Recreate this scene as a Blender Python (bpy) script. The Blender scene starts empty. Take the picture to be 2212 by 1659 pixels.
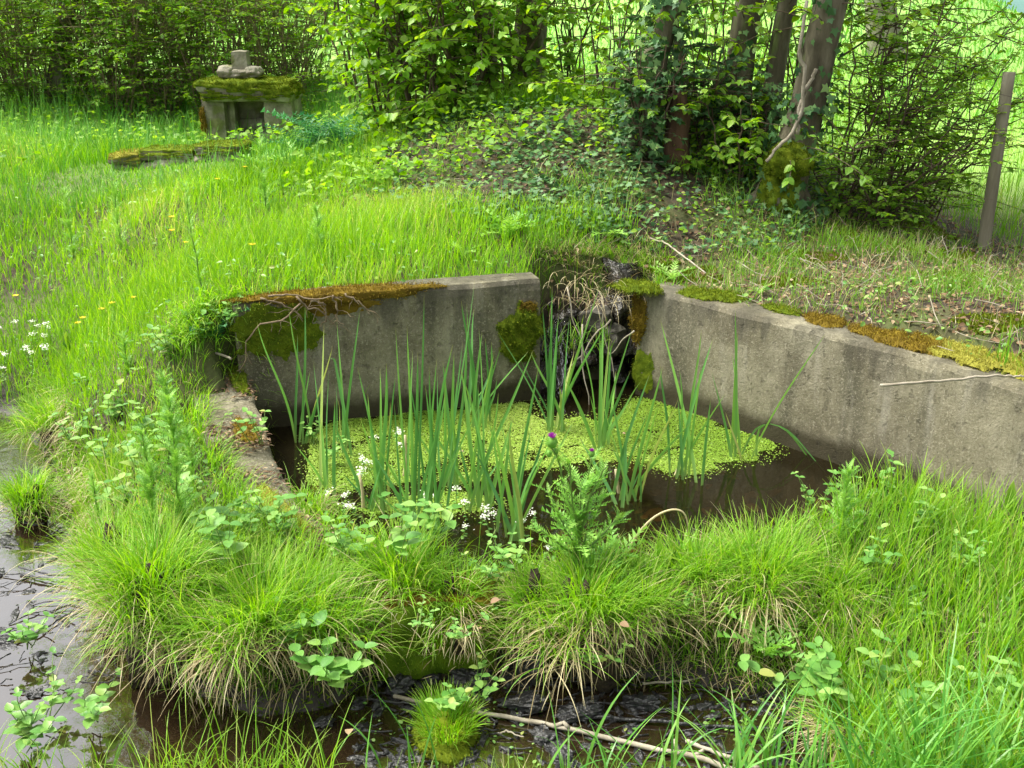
import bpy, math, random
import numpy as np
from mathutils import Vector, noise

R = math.radians
random.seed(7)
rng = np.random.default_rng(11)
sc = bpy.context.scene
col = sc.collection

# ------------------------------------------------------------------ camera
CAM_H, PITCH, F = 1.75, R(20.0), 2212.0
cam_d = bpy.data.cameras.new("camera")
cam_d.sensor_width = 36; cam_d.lens = 36.0
cam_d.clip_start = 0.05; cam_d.clip_end = 3000
cam = bpy.data.objects.new("camera", cam_d); col.objects.link(cam)
cam.location = (0, 0, CAM_H); cam.rotation_euler = (R(90) - PITCH, 0, 0)
sc.camera = cam

# ------------------------------------------------------------------ sky, sun, exposure
SUN_EL, SUN_AZ = R(60), R(-82)          # azimuth measured from +Y towards +X
w = bpy.data.worlds.new("World"); sc.world = w; w.use_nodes = True
nt = w.node_tree; nt.nodes.clear()
sky = nt.nodes.new("ShaderNodeTexSky"); sky.sky_type = 'NISHITA'; sky.sun_disc = False
sky.sun_elevation = SUN_EL; sky.sun_rotation = SUN_AZ
sky.air_density = 1.0; sky.dust_density = 6.0; sky.ozone_density = 0.6
bg = nt.nodes.new("ShaderNodeBackground"); bg.inputs[1].default_value = 0.15
wo = nt.nodes.new("ShaderNodeOutputWorld")
hz_ = nt.nodes.new('ShaderNodeHueSaturation'); hz_.inputs['Saturation'].default_value = .18; nt.links.new(sky.outputs[0], hz_.inputs['Color'])   # thin white cloud veil
nt.links.new(hz_.outputs[0], bg.inputs[0]); nt.links.new(bg.outputs[0], wo.inputs[0])
sd = bpy.data.lights.new("sun", 'SUN'); sd.energy = 2.2; sd.angle = R(20.0); sd.color = (1.0, 0.96, 0.80)
so = bpy.data.objects.new("sun", sd); col.objects.link(so)
sv = Vector((math.sin(SUN_AZ) * math.cos(SUN_EL), math.cos(SUN_AZ) * math.cos(SUN_EL), math.sin(SUN_EL)))
so.rotation_euler = sv.to_track_quat('Z', 'Y').to_euler(); so.location = (0, 0, 20)
sc.view_settings.view_transform = 'Standard'; sc.view_settings.look = 'None'
sc.view_settings.exposure = 1.22; sc.view_settings.gamma = 1.0
sc.cycles.max_bounces = 7; sc.cycles.diffuse_bounces = 3; sc.cycles.transmission_bounces = 4
sc.cycles.transparent_max_bounces = 8; sc.cycles.glossy_bounces = 3
sc.cycles.sample_clamp_indirect = 6.0
sc.cycles.caustics_reflective = False; sc.cycles.caustics_refractive = False

# ------------------------------------------------------------------ pixel <-> place (photo read at 2212 x 1659)
CP, SP = math.cos(PITCH), math.sin(PITCH)
def ray(px, py):
    u = (px - 1106) / F; v = (829.5 - py) / F
    return np.array((u, CP + v * SP, -SP + v * CP))
def P(px, py, z):
    d = ray(px, py); k = (z - CAM_H) / d[2]
    return np.array((d[0] * k, d[1] * k, z))
def PY(px, py, Y):
    d = ray(px, py); k = Y / d[1]
    return np.array((d[0] * k, Y, CAM_H + d[2] * k))

# ------------------------------------------------------------------ terrain function
CTRL = [(520,640,.57),(350,650,.46),(60,860,-.1),(100,600,.22),(100,700,.08),(300,720,.33),(440,720,.47),
 (620,600,.575),(800,600,.575),(1000,585,.575),(1150,575,.58),(1250,570,.58),(700,480,.64),(300,480,.56),(100,450,.5),(500,400,.68),
 (250,345,.68),(540,312,.66),(100,260,.8),(-300,300,.8),(1000,300,1.0),(850,400,.76),(900,270,.98),(1100,240,1.15),
 (1300,400,.86),(1300,500,.7),(1500,570,.56),(1400,330,.98),(1700,440,.7),(1550,480,.68),(1360,600,.53),(1500,640,.525),
 (1700,690,.525),(1900,740,.53),(2150,800,.53),(2300,780,.55),(2000,600,.58),(2125,535,.47),(2300,520,.42),(1950,430,.55),
 (2600,700,.5),(500,860,.2),(440,900,.14),(480,1050,.06),(300,1250,.02),(300,1100,.06),(200,1000,-.04),(400,1000,.1),
 (450,1250,.02),(700,1290,.02),(900,1290,.03),(1300,1270,.02),(1600,1230,.03),(1300,1380,-.06),(1900,1190,.08),
 (2150,1150,.1),(2100,1350,0),(1900,1400,-.08),(1700,1350,-.05),(1900,1550,-.14),(2200,1600,-.1),(2500,1300,.05),
 (-200,1000,-.1),(-500,700,.1),(-900,500,.5),(2700,1000,.3)]
C_xy = np.array([P(*c)[:2] for c in CTRL] + [(0,1.2),(1,1.3),(-1,.9),(0,-1.5),(3,1),(-3,.5),(4,-1),(6,6),(-6,8),(-6,3),(-5,11),(4,10),(0,10.5)])
C_z = np.array([c[2] for c in CTRL] + [-.16,-.14,-.2,-.1,0,-.1,0,.55,.9,.2,1.0,.6,1.3])
def _k(r2): return np.where(r2 > 1e-9, r2 * np.log(r2 + 1e-12) * .5, 0)
_n = len(C_xy)
_A = np.zeros((_n + 3, _n + 3)); _d = C_xy[:, None] - C_xy[None]
_A[:_n, :_n] = _k((_d ** 2).sum(-1)) + np.eye(_n) * .02
_A[:_n, _n] = 1; _A[:_n, _n + 1:] = C_xy; _A[_n:, :_n] = _A[:_n, _n:].T
_W = np.linalg.solve(_A, np.concatenate([C_z, [0, 0, 0]]))
def sm(a, b, x):
    t = np.clip((x - a) / (b - a), 0, 1); return t * t * (3 - 2 * t)
def seg_sd(poly, x, y):
    """signed distance to polygon, negative inside"""
    p = np.asarray(poly)[:, :2]; q = np.roll(p, -1, 0)
    best = np.full(x.shape, 1e9); ins = np.zeros(x.shape, bool)
    for (ax, ay), (bx, by) in zip(p, q):
        ex, ey = bx - ax, by - ay
        t = np.clip(((x - ax) * ex + (y - ay) * ey) / (ex * ex + ey * ey + 1e-12), 0, 1)
        best = np.minimum(best, np.hypot(x - ax - t * ex, y - ay - t * ey))
        if ay != by:
            c = ((ay > y) != (by > y)) & (x < ex * (y - ay) / (by - ay) + ax); ins ^= c
    return np.where(ins, -best, best)
WL, WR = .592, .535                       # tops of the two concrete walls
LW0, LW1 = P(700, 912, 0)[:2], P(1165, 862, 0)[:2]
_dl = (LW1 - LW0) / np.linalg.norm(LW1 - LW0); LWA = LW0 - _dl * .35
RW0, RWm, RWx = P(1372, 851, 0)[:2], P(1950, 1052, 0)[:2], P(2212, 842, WR)[:2]
_dr = (RWx - RWm) / np.linalg.norm(RWx - RWm); RWE = RWx + _dr * 1.6
POND = [LWA, LW0, LW1, LW1 + np.array((.03, .12)), np.array((.19, 4.84)), np.array((.60, 4.86)), RW0 + np.array((-.02, .12)), RW0, RWm,
        P(1915, 1105, 0)[:2], P(1720, 1155, 0)[:2], P(1500, 1190, 0)[:2], P(1300, 1215, 0)[:2], P(1100, 1215, 0)[:2], P(900, 1190, 0)[:2], P(780, 1145, 0)[:2],
        P(690, 1085, 0)[:2], P(640, 1020, 0)[:2], P(612, 970, 0)[:2]]
ZS = -.24
STREAM = [P(a, b, ZS)[:2] for a, b in [(-900,800),(-300,850),(40,895),(85,960),(125,1060),(170,1180),(225,1300),(300,1420),(430,1500),
  (560,1545),(700,1530),(800,1475),(850,1452),(1100,1450),(1300,1462),(1500,1478),(1680,1520),(1770,1600),(1790,1700),
  (1650,1790),(1300,1800),(800,1780),(450,1760),(250,1900),(-300,2000),(-1500,1700),(-2200,1200)]]
def seg_d(a, b, x, y):
    ex, ey = b[0] - a[0], b[1] - a[1]
    t = np.clip(((x - a[0]) * ex + (y - a[1]) * ey) / (ex * ex + ey * ey), 0, 1)
    return np.hypot(x - a[0] - t * ex, y - a[1] - t * ey)
def vnoise(x, y, s, seed=0):
    """cheap smooth noise from sines"""
    v = 0
    r = np.random.default_rng(seed)
    for i in range(6):
        a = r.uniform(0, 6.28); f = s * r.uniform(.6, 1.7); ph = r.uniform(0, 6.28)
        v = v + np.sin((x * math.cos(a) + y * math.sin(a)) * f + ph + 1.3 * np.sin((x * math.sin(a) - y * math.cos(a)) * f * .7 + ph * 2))
    return v / 3.2
def hh(x, y):
    x = np.atleast_1d(np.asarray(x, float)); y = np.atleast_1d(np.asarray(y, float))
    out = np.empty(x.shape)
    fx, fy, fo = x.ravel(), y.ravel(), out.ravel()
    for i in range(0, len(fx), 60000):
        xx, yy = fx[i:i + 60000], fy[i:i + 60000]
        cx, cy = np.clip(xx, -9, 9), np.clip(yy, -3, 13)
        K = _k((cx[:, None] - C_xy[:, 0]) ** 2 + (cy[:, None] - C_xy[:, 1]) ** 2)
        B = K @ _W[:_n] + _W[_n] + cx * _W[_n + 1] + cy * _W[_n + 2]
        b = xx / np.maximum(yy, 1)
        L = 1 - sm(.36, .5, b)
        yc = np.minimum(yy, 70)
        Fz = .5 + .027 * (np.minimum(yc, 34) - 8) + L * (.07 * np.maximum(0, yc - 15) + .3 * sm(9, 16, yc)) - (1 - L) * .02 * np.maximum(0, yc - 34) + .25 * vnoise(xx, yy, .12, 5)
        Fz = np.where(yy < 0, -.1, Fz)
        rr = np.hypot(xx, yy * .8)
        t = sm(7.2, 11, rr)
        h = B * (1 - t) + Fz * t + .012 * vnoise(xx, yy, 7, 3) + .006 * vnoise(xx, yy, 19, 4)
        s = seg_sd(POND, xx, yy)
        wd = np.full(s.shape, .16)
        wd = np.minimum(wd, np.where(np.minimum(seg_d(LWA, LW1, xx, yy), seg_d(RW0, RWm, xx, yy)) < .3, .11, .16))
        bed = -.12 - .16 * sm(0, .3, -s) + .02 * vnoise(xx, yy, 9, 8)
        h = bed * (1 - sm(0, 1, s / wd)) + h * sm(0, 1, s / wd)
        s2 = seg_sd(STREAM, xx, yy)
        bed2 = -.262 - .05 * sm(0, .4, -s2) + .022 * vnoise(xx, yy, 13, 9)
        u = sm(0, 1, (s2 + .03) / .17)
        h = np.minimum(h, bed2 * (1 - u) + h * u)
        # front of the right wall is kept low (bank meets its foot)
        fo[i:i + 60000] = h
    # ground just in front of the far right part of the wall
    return fo.reshape(x.shape)
_nr = np.array((-_dr[1], _dr[0]));  _nr = _nr if _nr[1] < 0 else -_nr     # normal of right wall towards the pond
_hh0 = hh
def h1(x, y): return float(_hh0(np.array([x]), np.array([y]))[0])
def hh(x, y):
    x = np.atleast_1d(np.asarray(x, float)); y = np.atleast_1d(np.asarray(y, float))
    h = _hh0(x, y)
    q = (x - RWm[0]) * _nr[0] + (y - RWm[1]) * _nr[1]; al = (x - RWm[0]) * _dr[0] + (y - RWm[1]) * _dr[1]
    near = (al > -.02) & (al < 2.2) & (q > -.10) & (q < .5)
    cap = .02 + .05 * sm(0, .8, al)
    hc = np.minimum(h, cap + .0 * q)
    kk = np.where(near, 1 - sm(.2, .5, q), 0)
    h = h * (1 - kk) + hc * kk
    dR = np.minimum(seg_d(RW0, RWm, x, y), seg_d(RWm, RWE, x, y)); h = np.where(dR < .2, np.minimum(h, WR - .012 + .1 * np.maximum(0, dR - .13)), h)
    dL = seg_d(LWA, LW1, x, y); return np.where(dL < .2, np.minimum(h, WL - .012 + .1 * np.maximum(0, dL - .12)), h)
def h1(x, y): return float(hh(np.array([x]), np.array([y]))[0])
def G(px, py):
    """point of the ground seen at a pixel"""
    d = ray(px, py); ys = np.concatenate([np.arange(1.6, 12, .02), np.arange(12, 60, .3)])
    k = ys / d[1]; z = CAM_H + d[2] * k; g = hh(d[0] * k, ys)
    i = np.argmax(z <= g)
    if z[i] > g[i]: i = len(ys) - 1
    return np.array((d[0] * k[i], ys[i], g[i]))

# ------------------------------------------------------------------ mesh helpers
class MB:
    def __init__(s): s.V = []; s.F = []; s.n = 0; s.r = []; s.t = []
    def add(s, V, F, rnd=0.5, t=0.0):
        V = np.asarray(V, float).reshape(-1, 3); m = len(V)
        s.V.append(V)
        F = F if isinstance(F, list) else [F]
        for f in F:
            f = np.asarray(f, np.int64)
            if len(f): s.F.append(f + s.n)
        s.r.append(np.broadcast_to(np.asarray(rnd, float), (m,))); s.t.append(np.broadcast_to(np.asarray(t, float), (m,)))
        s.n += m; return s
    def build(s, name, mats, parent=None, smooth=True):
        V = np.concatenate(s.V)
        me = bpy.data.meshes.new(name)
        lens = np.concatenate([np.full(len(f), f.shape[1]) for f in s.F]); idx = np.concatenate([f.ravel() for f in s.F])
        me.vertices.add(len(V)); me.loops.add(len(idx)); me.polygons.add(len(lens))
        org = np.zeros(3)
        if parent is None:
            org = np.array((V[:, 0].mean(), V[:, 1].mean(), V[:, 2].min()))
        elif parent is not None: org = np.array(parent.location)
        me.vertices.foreach_set("co", (V - org).astype(np.float32).ravel())
        me.loops.foreach_set("vertex_index", idx.astype(np.int32))
        me.polygons.foreach_set("loop_start", np.concatenate([[0], np.cumsum(lens)[:-1]]).astype(np.int32))
        me.polygons.foreach_set("use_smooth", np.full(len(lens), smooth))
        a = me.attributes.new("rnd", 'FLOAT', 'POINT'); a.data.foreach_set("value", np.concatenate(s.r).astype(np.float32))
        a = me.attributes.new("t", 'FLOAT', 'POINT'); a.data.foreach_set("value", np.concatenate(s.t).astype(np.float32))
        me.update(calc_edges=True)
        me.materials.append(mats)
        o = bpy.data.objects.new(name, me); col.objects.link(o)
        if parent: o.parent = parent
        else: o.location = org
        return o
def tag(o, label=None, cat=None, group=None, kind=None):
    if label: o["label"] = label
    if cat: o["category"] = cat
    if group: o["group"] = group
    if kind: o["kind"] = kind
    return o
def empty(name, loc, label, cat, group=None):
    o = bpy.data.objects.new(name, None); col.objects.link(o); o.location = [float(v) for v in loc]; o.empty_display_size = .1
    return tag(o, label, cat, group)

def blades(mb, base, L, wd, az, lean, bend, S=4, rnd=None, droop=None, tmax=1.0):
    """grass ribbons. base Nx3; L, wd, az, lean, bend arrays"""
    N = len(base)
    if N == 0: return
    f = lambda v: np.broadcast_to(np.asarray(v, float), (N,))
    L, wd, az, lean, bend = map(f, (L, wd, az, lean, bend))
    ca, sa = np.cos(az), np.sin(az)
    tw = rng.uniform(-.9, .9, N)
    sx, sy = -np.sin(az + tw), np.cos(az + tw)
    pos = base.copy().astype(float); V = np.empty((N, S + 1, 2, 3)); T = np.empty((N, S + 1, 2))
    for i in range(S + 1):
        t = i / S
        ww = wd * (.55 + .45 * min(1, t * 4)) * (1 - t ** 2.2) + .0004
        V[:, i, 0, 0] = pos[:, 0] - sx * ww / 2; V[:, i, 0, 1] = pos[:, 1] - sy * ww / 2; V[:, i, 0, 2] = pos[:, 2]
        V[:, i, 1, 0] = pos[:, 0] + sx * ww / 2; V[:, i, 1, 1] = pos[:, 1] + sy * ww / 2; V[:, i, 1, 2] = pos[:, 2]
        T[:, i, :] = t * tmax
        th = lean + bend * ((i + .5) / S) ** 1.3
        st = L / S
        pos[:, 0] += ca * np.sin(th) * st; pos[:, 1] += sa * np.sin(th) * st; pos[:, 2] += np.cos(th) * st
    r = rng.random(N) if rnd is None else f(rnd)
    b = (np.arange(N) * (S + 1) * 2)[:, None, None]; k = (np.arange(S) * 2)[None, :, None]
    Fc = (b + k + np.array([0, 1, 3, 2])[None, None]).reshape(-1, 4)
    mb.add(V.reshape(-1, 3), Fc, np.repeat(r, (S + 1) * 2), T.ravel())

def frames(d, n):
    """rotation matrices with columns (side, dir, normal)"""
    d = d / np.maximum(1e-9, np.linalg.norm(d, axis=1, keepdims=True))
    s = np.cross(d, n); s /= np.maximum(1e-9, np.linalg.norm(s, axis=1, keepdims=True))
    nn = np.cross(s, d)
    return np.stack([s, d, nn], axis=2)
def stamp(mb, tv, tf, pos, M, sc_, rnd=None, tt=None):
    pos = np.asarray(pos, float); N = len(pos)
    if N == 0: return
    sc_ = np.broadcast_to(np.asarray(sc_, float), (N,))
    V = np.einsum('nij,mj->nmi', M, tv) * sc_[:, None, None] + pos[:, None]
    m = len(tv); off = (np.arange(N) * m)[:, None, None]
    tf = tf if isinstance(tf, list) else [tf]
    r = rng.random(N) if rnd is None else np.broadcast_to(rnd, (N,))
    mb.add(V.reshape(-1, 3), [(off + np.asarray(f)[None]).reshape(-1, np.asarray(f).shape[1]) for f in tf], np.repeat(r, m),
           np.tile(tt if tt is not None else tv[:, 1], N))
# leaf templates (x side, y along, z up)
def T_oval(w=.3, fold=.10, droop=.12, st=(0, .12, .3, .52, .75, .92, 1)):
    v = []
    for y in st:
        ww = w * math.sin(math.pi * y ** .8) ** .75 * 1.02 if 0 < y < 1 else 0
        zc = .06 * y - droop * y * y
        v += [(-ww, y - .03, zc + fold * ww / w + .012 * math.sin(y * 19)), (0, y, zc), (ww, y - .03, zc + fold * ww / w - .012 * math.sin(y * 19))]
    q = []
    for i in range(len(st) - 1):
        k = i * 3; q += [(k + 1, k + 4, k + 3, k), (k + 1, k + 2, k + 5, k + 4)]
    return np.array(v, float), [np.array(q)]
OV = T_oval(.25, st=(0, .2, .5, .8, 1)); OVW = T_oval(.34); OVN = T_oval(.16, st=(0, .2, .5, .8, 1)); OVS = T_oval(.33, st=(0, .2, .5, .8, 1))
def T_ivy():
    a = [(0,-.02),(.38,-.16),(.33,.12),(.6,.34),(.26,.44),(0,1.0),(-.26,.44),(-.6,.34),(-.33,.12),(-.38,-.16)]
    v = [(0,.25,.0)] + [(x, y, -.08 * abs(x) - .05 * y + (.03 if i % 2 else 0)) for i, (x, y) in enumerate(a)]
    return np.array(v), [np.array([(0, i, i % 10 + 1) for i in range(1, 11)])]
IVY = T_ivy()
def T_disc(n=5, cup=.0):
    v = [(math.cos(6.283 * i / n) * .5, math.sin(6.283 * i / n) * .5, cup) for i in range(n)]
    return np.array(v), [np.array([tuple(range(n))])]
DISC = T_disc()
def T_pinn(n=9, w=.26, ang=.5, curve=.35, spiny=True, gap=.0):
    """pinnate / spiny leaf: midrib with triangular lobes each side"""
    v = []; f = []
    for i in range(n):
        y0, y1 = i / n, (i + 1) / n
        ww = w * math.sin(math.pi * min(1, .18 + .8 * (i + .5) / n)) ** .8
        z = lambda y: curve * (y - y * y * 1.25)
        mw = .03 * (1 - y0)
        for sgn in (1, -1):
            b = len(v)
            v += [(sgn*mw*.2, y0, z(y0)), (sgn * mw, y0 + .1 / n, z(y0)), (sgn * ww, y0 + ang / n * 1.6, z(y0) + .05 * (i % 2)),
                  (sgn * mw * .9, y0 + (1 - gap) / n * .95, z(y1))]
            f.append((b, b + 1, b + 2)); f.append((b, b + 2, b + 3))
    return np.array(v, float), [np.array(f)]
THL = T_pinn(10, .17, .9, .3); FERN = T_pinn(16, .24, .5, .55, gap=.25); ROS = T_pinn(8, .19, .8, .35)

def tube(mb, pts, rad, n=6, rnd=.5, tvals=None, jit=0, ridge=0, cap=True):
    pts = np.asarray(pts, float); k = len(pts); rad = np.broadcast_to(np.asarray(rad, float), (k,))
    tg = np.gradient(pts, axis=0); tg /= np.maximum(1e-9, np.linalg.norm(tg, axis=1, keepdims=True))
    ref = np.array((0, 0, 1.0)) if abs(tg[:, 2]).mean() < .8 else np.array((1.0, 0, 0))
    a = np.cross(tg, ref); a /= np.maximum(1e-9, np.linalg.norm(a, axis=1, keepdims=True)); b = np.cross(tg, a)
    th = np.arange(n) * 2 * math.pi / n
    rr = rad[:, None] * (1 + jit * rng.uniform(-1, 1, (k, n)) + ridge * np.cos(th * 5 + 1)[None] + ridge * .7 * np.cos(th * 3)[None])
    V = pts[:, None] + (a[:, None] * np.cos(th)[None, :, None] + b[:, None] * np.sin(th)[None, :, None]) * rr[..., None]
    i = np.arange(k - 1)[:, None] * n; j = np.arange(n)[None]; j2 = (j + 1) % n
    Fq = np.stack([i + j, i + j2, i + n + j2, i + n + j], -1).reshape(-1, 4)
    F = [Fq]
    if cap: F.append(np.array([tuple(range((k - 1) * n, k * n))])); F.append(np.array([tuple(range(n - 1, -1, -1))]))
    tv = np.repeat(np.linspace(0, 1, k) if tvals is None else tvals, n)
    mb.add(V.reshape(-1, 3), F, rnd, tv)
def wiggle(a, b, k=8, amp=.05, sag=0.0):
    a = np.asarray(a, float); b = np.asarray(b, float)
    t = np.linspace(0, 1, k)[:, None]; p = a + (b - a) * t
    L = np.linalg.norm(b - a); nz = rng.normal(0, 1, (k, 3)); nz[1:-1] = (nz[:-2] + nz[1:-1] + nz[2:]) / 2
    p += nz * amp * L * np.sin(t * math.pi); p[:, 2] -= sag * L * 4 * (t * (1 - t))[:, 0]
    return p
def rock(mb, c, size, seed, sub=10, rough=.10, sq=.55, rot=0, tilt=(0, 0), freq=2.2):
    """rounded, noise-worn block"""
    g = np.linspace(-1, 1, sub); V = []; F = []; n0 = 0
    for ax in range(3):
        for s in (-1, 1):
            uu, vv = np.meshgrid(g, g, indexing='ij'); ww = np.full_like(uu, s)
            p = [None] * 3; p[ax] = ww; p[(ax + 1) % 3] = uu; p[(ax + 2) % 3] = vv
            q = np.stack(p, -1).reshape(-1, 3); V.append(q)
            i, j = np.meshgrid(np.arange(sub - 1), np.arange(sub - 1), indexing='ij')
            a = (i * sub + j).ravel() + n0
            f = np.stack([a, a + sub, a + sub + 1, a + 1], -1)
            F.append(f if s > 0 else f[:, ::-1]); n0 += sub * sub
    V = np.concatenate(V); sph = V / np.linalg.norm(V, axis=1, keepdims=True)
    V = V * sq + sph * (1 - sq) * 1.18
    r = np.random.default_rng(seed); o = r.uniform(-50, 50, 3)
    nz = np.array([noise.fractal(Vector(p * freq * .5 + o), 1.0, 2.0, 3) for p in sph * .8 + V * .2])
    V = V * (1 + rough * nz[:, None] * 1.6)
    V = V * (np.asarray(size) / 2)
    cx, sx_ = math.cos(tilt[0]), math.sin(tilt[0]); cy, sy_ = math.cos(tilt[1]), math.sin(tilt[1]); cz, sz = math.cos(rot), math.sin(rot)
    M = np.array([[cz, -sz, 0], [sz, cz, 0], [0, 0, 1]]) @ np.array([[cy, 0, sy_], [0, 1, 0], [-sy_, 0, cy]]) @ np.array([[1, 0, 0], [0, cx, -sx_], [0, sx_, cx]])
    V = V @ M.T + np.asarray(c)
    mb.add(V, np.concatenate(F), r.random(), 0)

# ------------------------------------------------------------------ materials
def newmat(name):
    m = bpy.data.materials.new(name); m.use_nodes = True; m.node_tree.nodes.clear(); return m, m.node_tree.nodes, m.node_tree.links
def ramp(N, stops):
    r = N.new("ShaderNodeValToRGB"); e = r.color_ramp.elements
    while len(e) < len(stops): e.new(.5)
    for k, (p, c) in zip(e, stops): k.position = p; k.color = (*c, 1)
    return r
def leaf_mat(name, stops, tip=None, tip_amt=.6, base=None, rough=.5, spec=.35, trans=.4, tipstart=.55):
    m, N, L = newmat(name)
    a = N.new("ShaderNodeAttribute"); a.attribute_name = "rnd"
    at = N.new("ShaderNodeAttribute"); at.attribute_name = "t"
    r = ramp(N, stops); L.new(a.outputs['Fac'], r.inputs[0]); c = r.outputs[0]
    if base:
        mx = N.new("ShaderNodeMix"); mx.data_type = 'RGBA'; mr = N.new("ShaderNodeMapRange"); mr.inputs[1].default_value = .0; mr.inputs[2].default_value = .3
        mr.inputs[3].default_value = 1; mr.inputs[4].default_value = 0
        L.new(at.outputs['Fac'], mr.inputs[0]); L.new(mr.outputs[0], mx.inputs[0]); L.new(c, mx.inputs[6]); mx.inputs[7].default_value = (*base, 1); c = mx.outputs[2]
    if tip:
        mx = N.new("ShaderNodeMix"); mx.data_type = 'RGBA'; mr = N.new("ShaderNodeMapRange"); mr.inputs[1].default_value = tipstart; mr.inputs[2].default_value = 1
        mr.inputs[3].default_value = 0; mr.inputs[4].default_value = tip_amt
        L.new(at.outputs['Fac'], mr.inputs[0]); L.new(mr.outputs[0], mx.inputs[0]); L.new(c, mx.inputs[6]); mx.inputs[7].default_value = (*tip, 1); c = mx.outputs[2]
    b = N.new("ShaderNodeBsdfPrincipled"); b.inputs['Roughness'].default_value = rough; b.inputs['Specular IOR Level'].default_value = spec
    L.new(c, b.inputs['Base Color'])
    tr = N.new("ShaderNodeBsdfTranslucent")
    hs = N.new("ShaderNodeHueSaturation"); hs.inputs['Hue'].default_value = .485; hs.inputs['Saturation'].default_value = 1.1; hs.inputs['Value'].default_value = 1.5
    L.new(c, hs.inputs['Color']); L.new(hs.outputs[0], tr.inputs[0])
    ms = N.new("ShaderNodeMixShader"); ms.inputs[0].default_value = trans
    L.new(b.outputs[0], ms.inputs[1]); L.new(tr.outputs[0], ms.inputs[2])
    o = N.new("ShaderNodeOutputMaterial"); L.new(ms.outputs[0], o.inputs[0]); return m
def solid_mat(name, stops, scale=8, detail=8, rough=.85, bump=.3, bscale=30, bdist=.01, stretch=(1, 1, 1), spec=.3, speck=None, wet=None):
    m, N, L = newmat(name)
    tc = N.new("ShaderNodeTexCoord"); mp = N.new("ShaderNodeMapping"); mp.inputs['Scale'].default_value = stretch
    ge = N.new("ShaderNodeNewGeometry"); L.new(ge.outputs['Position'], mp.inputs[0])
    n1 = N.new("ShaderNodeTexNoise"); n1.inputs['Scale'].default_value = scale; n1.inputs['Detail'].default_value = detail; n1.inputs['Roughness'].default_value = .65
    L.new(mp.outputs[0], n1.inputs[0])
    r = ramp(N, stops); L.new(n1.outputs[0], r.inputs[0]); c = r.outputs[0]
    if speck:
        n3 = N.new("ShaderNodeTexNoise"); n3.inputs['Scale'].default_value = speck[0]; n3.inputs['Detail'].default_value = 4; L.new(mp.outputs[0], n3.inputs[0])
        rr = ramp(N, [(speck[1], (0, 0, 0)), (speck[1] + .08, (1, 1, 1))]); L.new(n3.outputs[0], rr.inputs[0])
        mx = N.new("ShaderNodeMix"); mx.data_type = 'RGBA'; L.new(rr.outputs[0], mx.inputs[0]); L.new(c, mx.inputs[6]); mx.inputs[7].default_value = (*speck[2], 1); c = mx.outputs[2]
    n2 = N.new("ShaderNodeTexNoise"); n2.inputs['Scale'].default_value = bscale; n2.inputs['Detail'].default_value = 8; L.new(mp.outputs[0], n2.inputs[0])
    bp = N.new("ShaderNodeBump"); bp.inputs['Strength'].default_value = bump; bp.inputs['Distance'].default_value = bdist; L.new(n2.outputs[0], bp.inputs['Height'])
    b = N.new("ShaderNodeBsdfPrincipled"); b.inputs['Roughness'].default_value = rough; b.inputs['Specular IOR Level'].default_value = spec
    L.new(c, b.inputs['Base Color']); L.new(bp.outputs[0], b.inputs['Normal'])
    o = N.new("ShaderNodeOutputMaterial"); L.new(b.outputs[0], o.inputs[0]); return m

M = {}
M['lime'] = leaf_mat("lime_grass", [(0, (.10, .27, .014)), (.5, (.18, .42, .024)), (.85, (.28, .52, .05)), (1, (.44, .46, .14))], tip=(.34, .44, .07), tip_amt=.45, trans=.45, rough=.45)
M['bank'] = leaf_mat("bank_grass", [(0, (.07, .20, .014)), (.5, (.15, .36, .025)), (.8, (.24, .45, .05)), (1, (.44, .42, .17))], tip=(.36, .36, .11), tip_amt=.4, trans=.4, rough=.42)
M['blue'] = leaf_mat("bluish_grass", [(0, (.07, .22, .03)), (.6, (.13, .35, .05)), (1, (.24, .44, .09))], trans=.35)
M['dry'] = leaf_mat("dry_grass", [(0, (.23, .17, .08)), (.5, (.42, .35, .19)), (1, (.58, .52, .32))], trans=.25, rough=.6)
M['cattail'] = leaf_mat("cattail_leaf", [(0, (.07, .21, .055)), (.5, (.12, .32, .075)), (.9, (.20, .42, .08)), (1, (.38, .40, .12))], tip=(.30, .22, .09), tip_amt=.8, tipstart=.93, base=(.22, .34, .10), trans=.3, rough=.38, spec=.4)
M['sedge'] = leaf_mat('sedge_blade', [(0, (.06, .22, .03)), (.6, (.13, .36, .05)), (1, (.26, .48, .10))], trans=.35, rough=.35, spec=.5)
M['duck'] = leaf_mat("pondweed", [(0, (.11, .20, .016)), (.5, (.20, .34, .032)), (1, (.34, .46, .09))], trans=.15, rough=.4)
M['ivy'] = leaf_mat("ivy_leaf", [(0, (.03, .09, .03)), (.5, (.07, .17, .055)), (.85, (.13, .25, .08)), (1, (.20, .32, .09))], trans=.15, rough=.5, spec=.3)
M['hazel'] = leaf_mat("hazel_leaf", [(0, (.11, .25, .02)), (.5, (.19, .38, .03)), (1, (.32, .50, .06))], trans=.5, rough=.42)
M['elm'] = leaf_mat("small_leaf", [(0, (.10, .24, .02)), (.5, (.19, .38, .035)), (1, (.32, .50, .07))], trans=.5)
M['herb'] = leaf_mat("herb_leaf", [(0, (.10, .26, .05)), (.5, (.18, .37, .08)), (.95, (.32, .50, .13)), (1, (.34, .36, .10))], trans=.38, rough=.36)
M['thistle'] = leaf_mat("thistle_leaf", [(0, (.13, .32, .05)), (.5, (.22, .46, .07)), (1, (.34, .56, .13))], trans=.35)
M['fern'] = leaf_mat("fern_leaf", [(0, (.03, .13, .05)), (1, (.07, .23, .08))], trans=.3)
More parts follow.
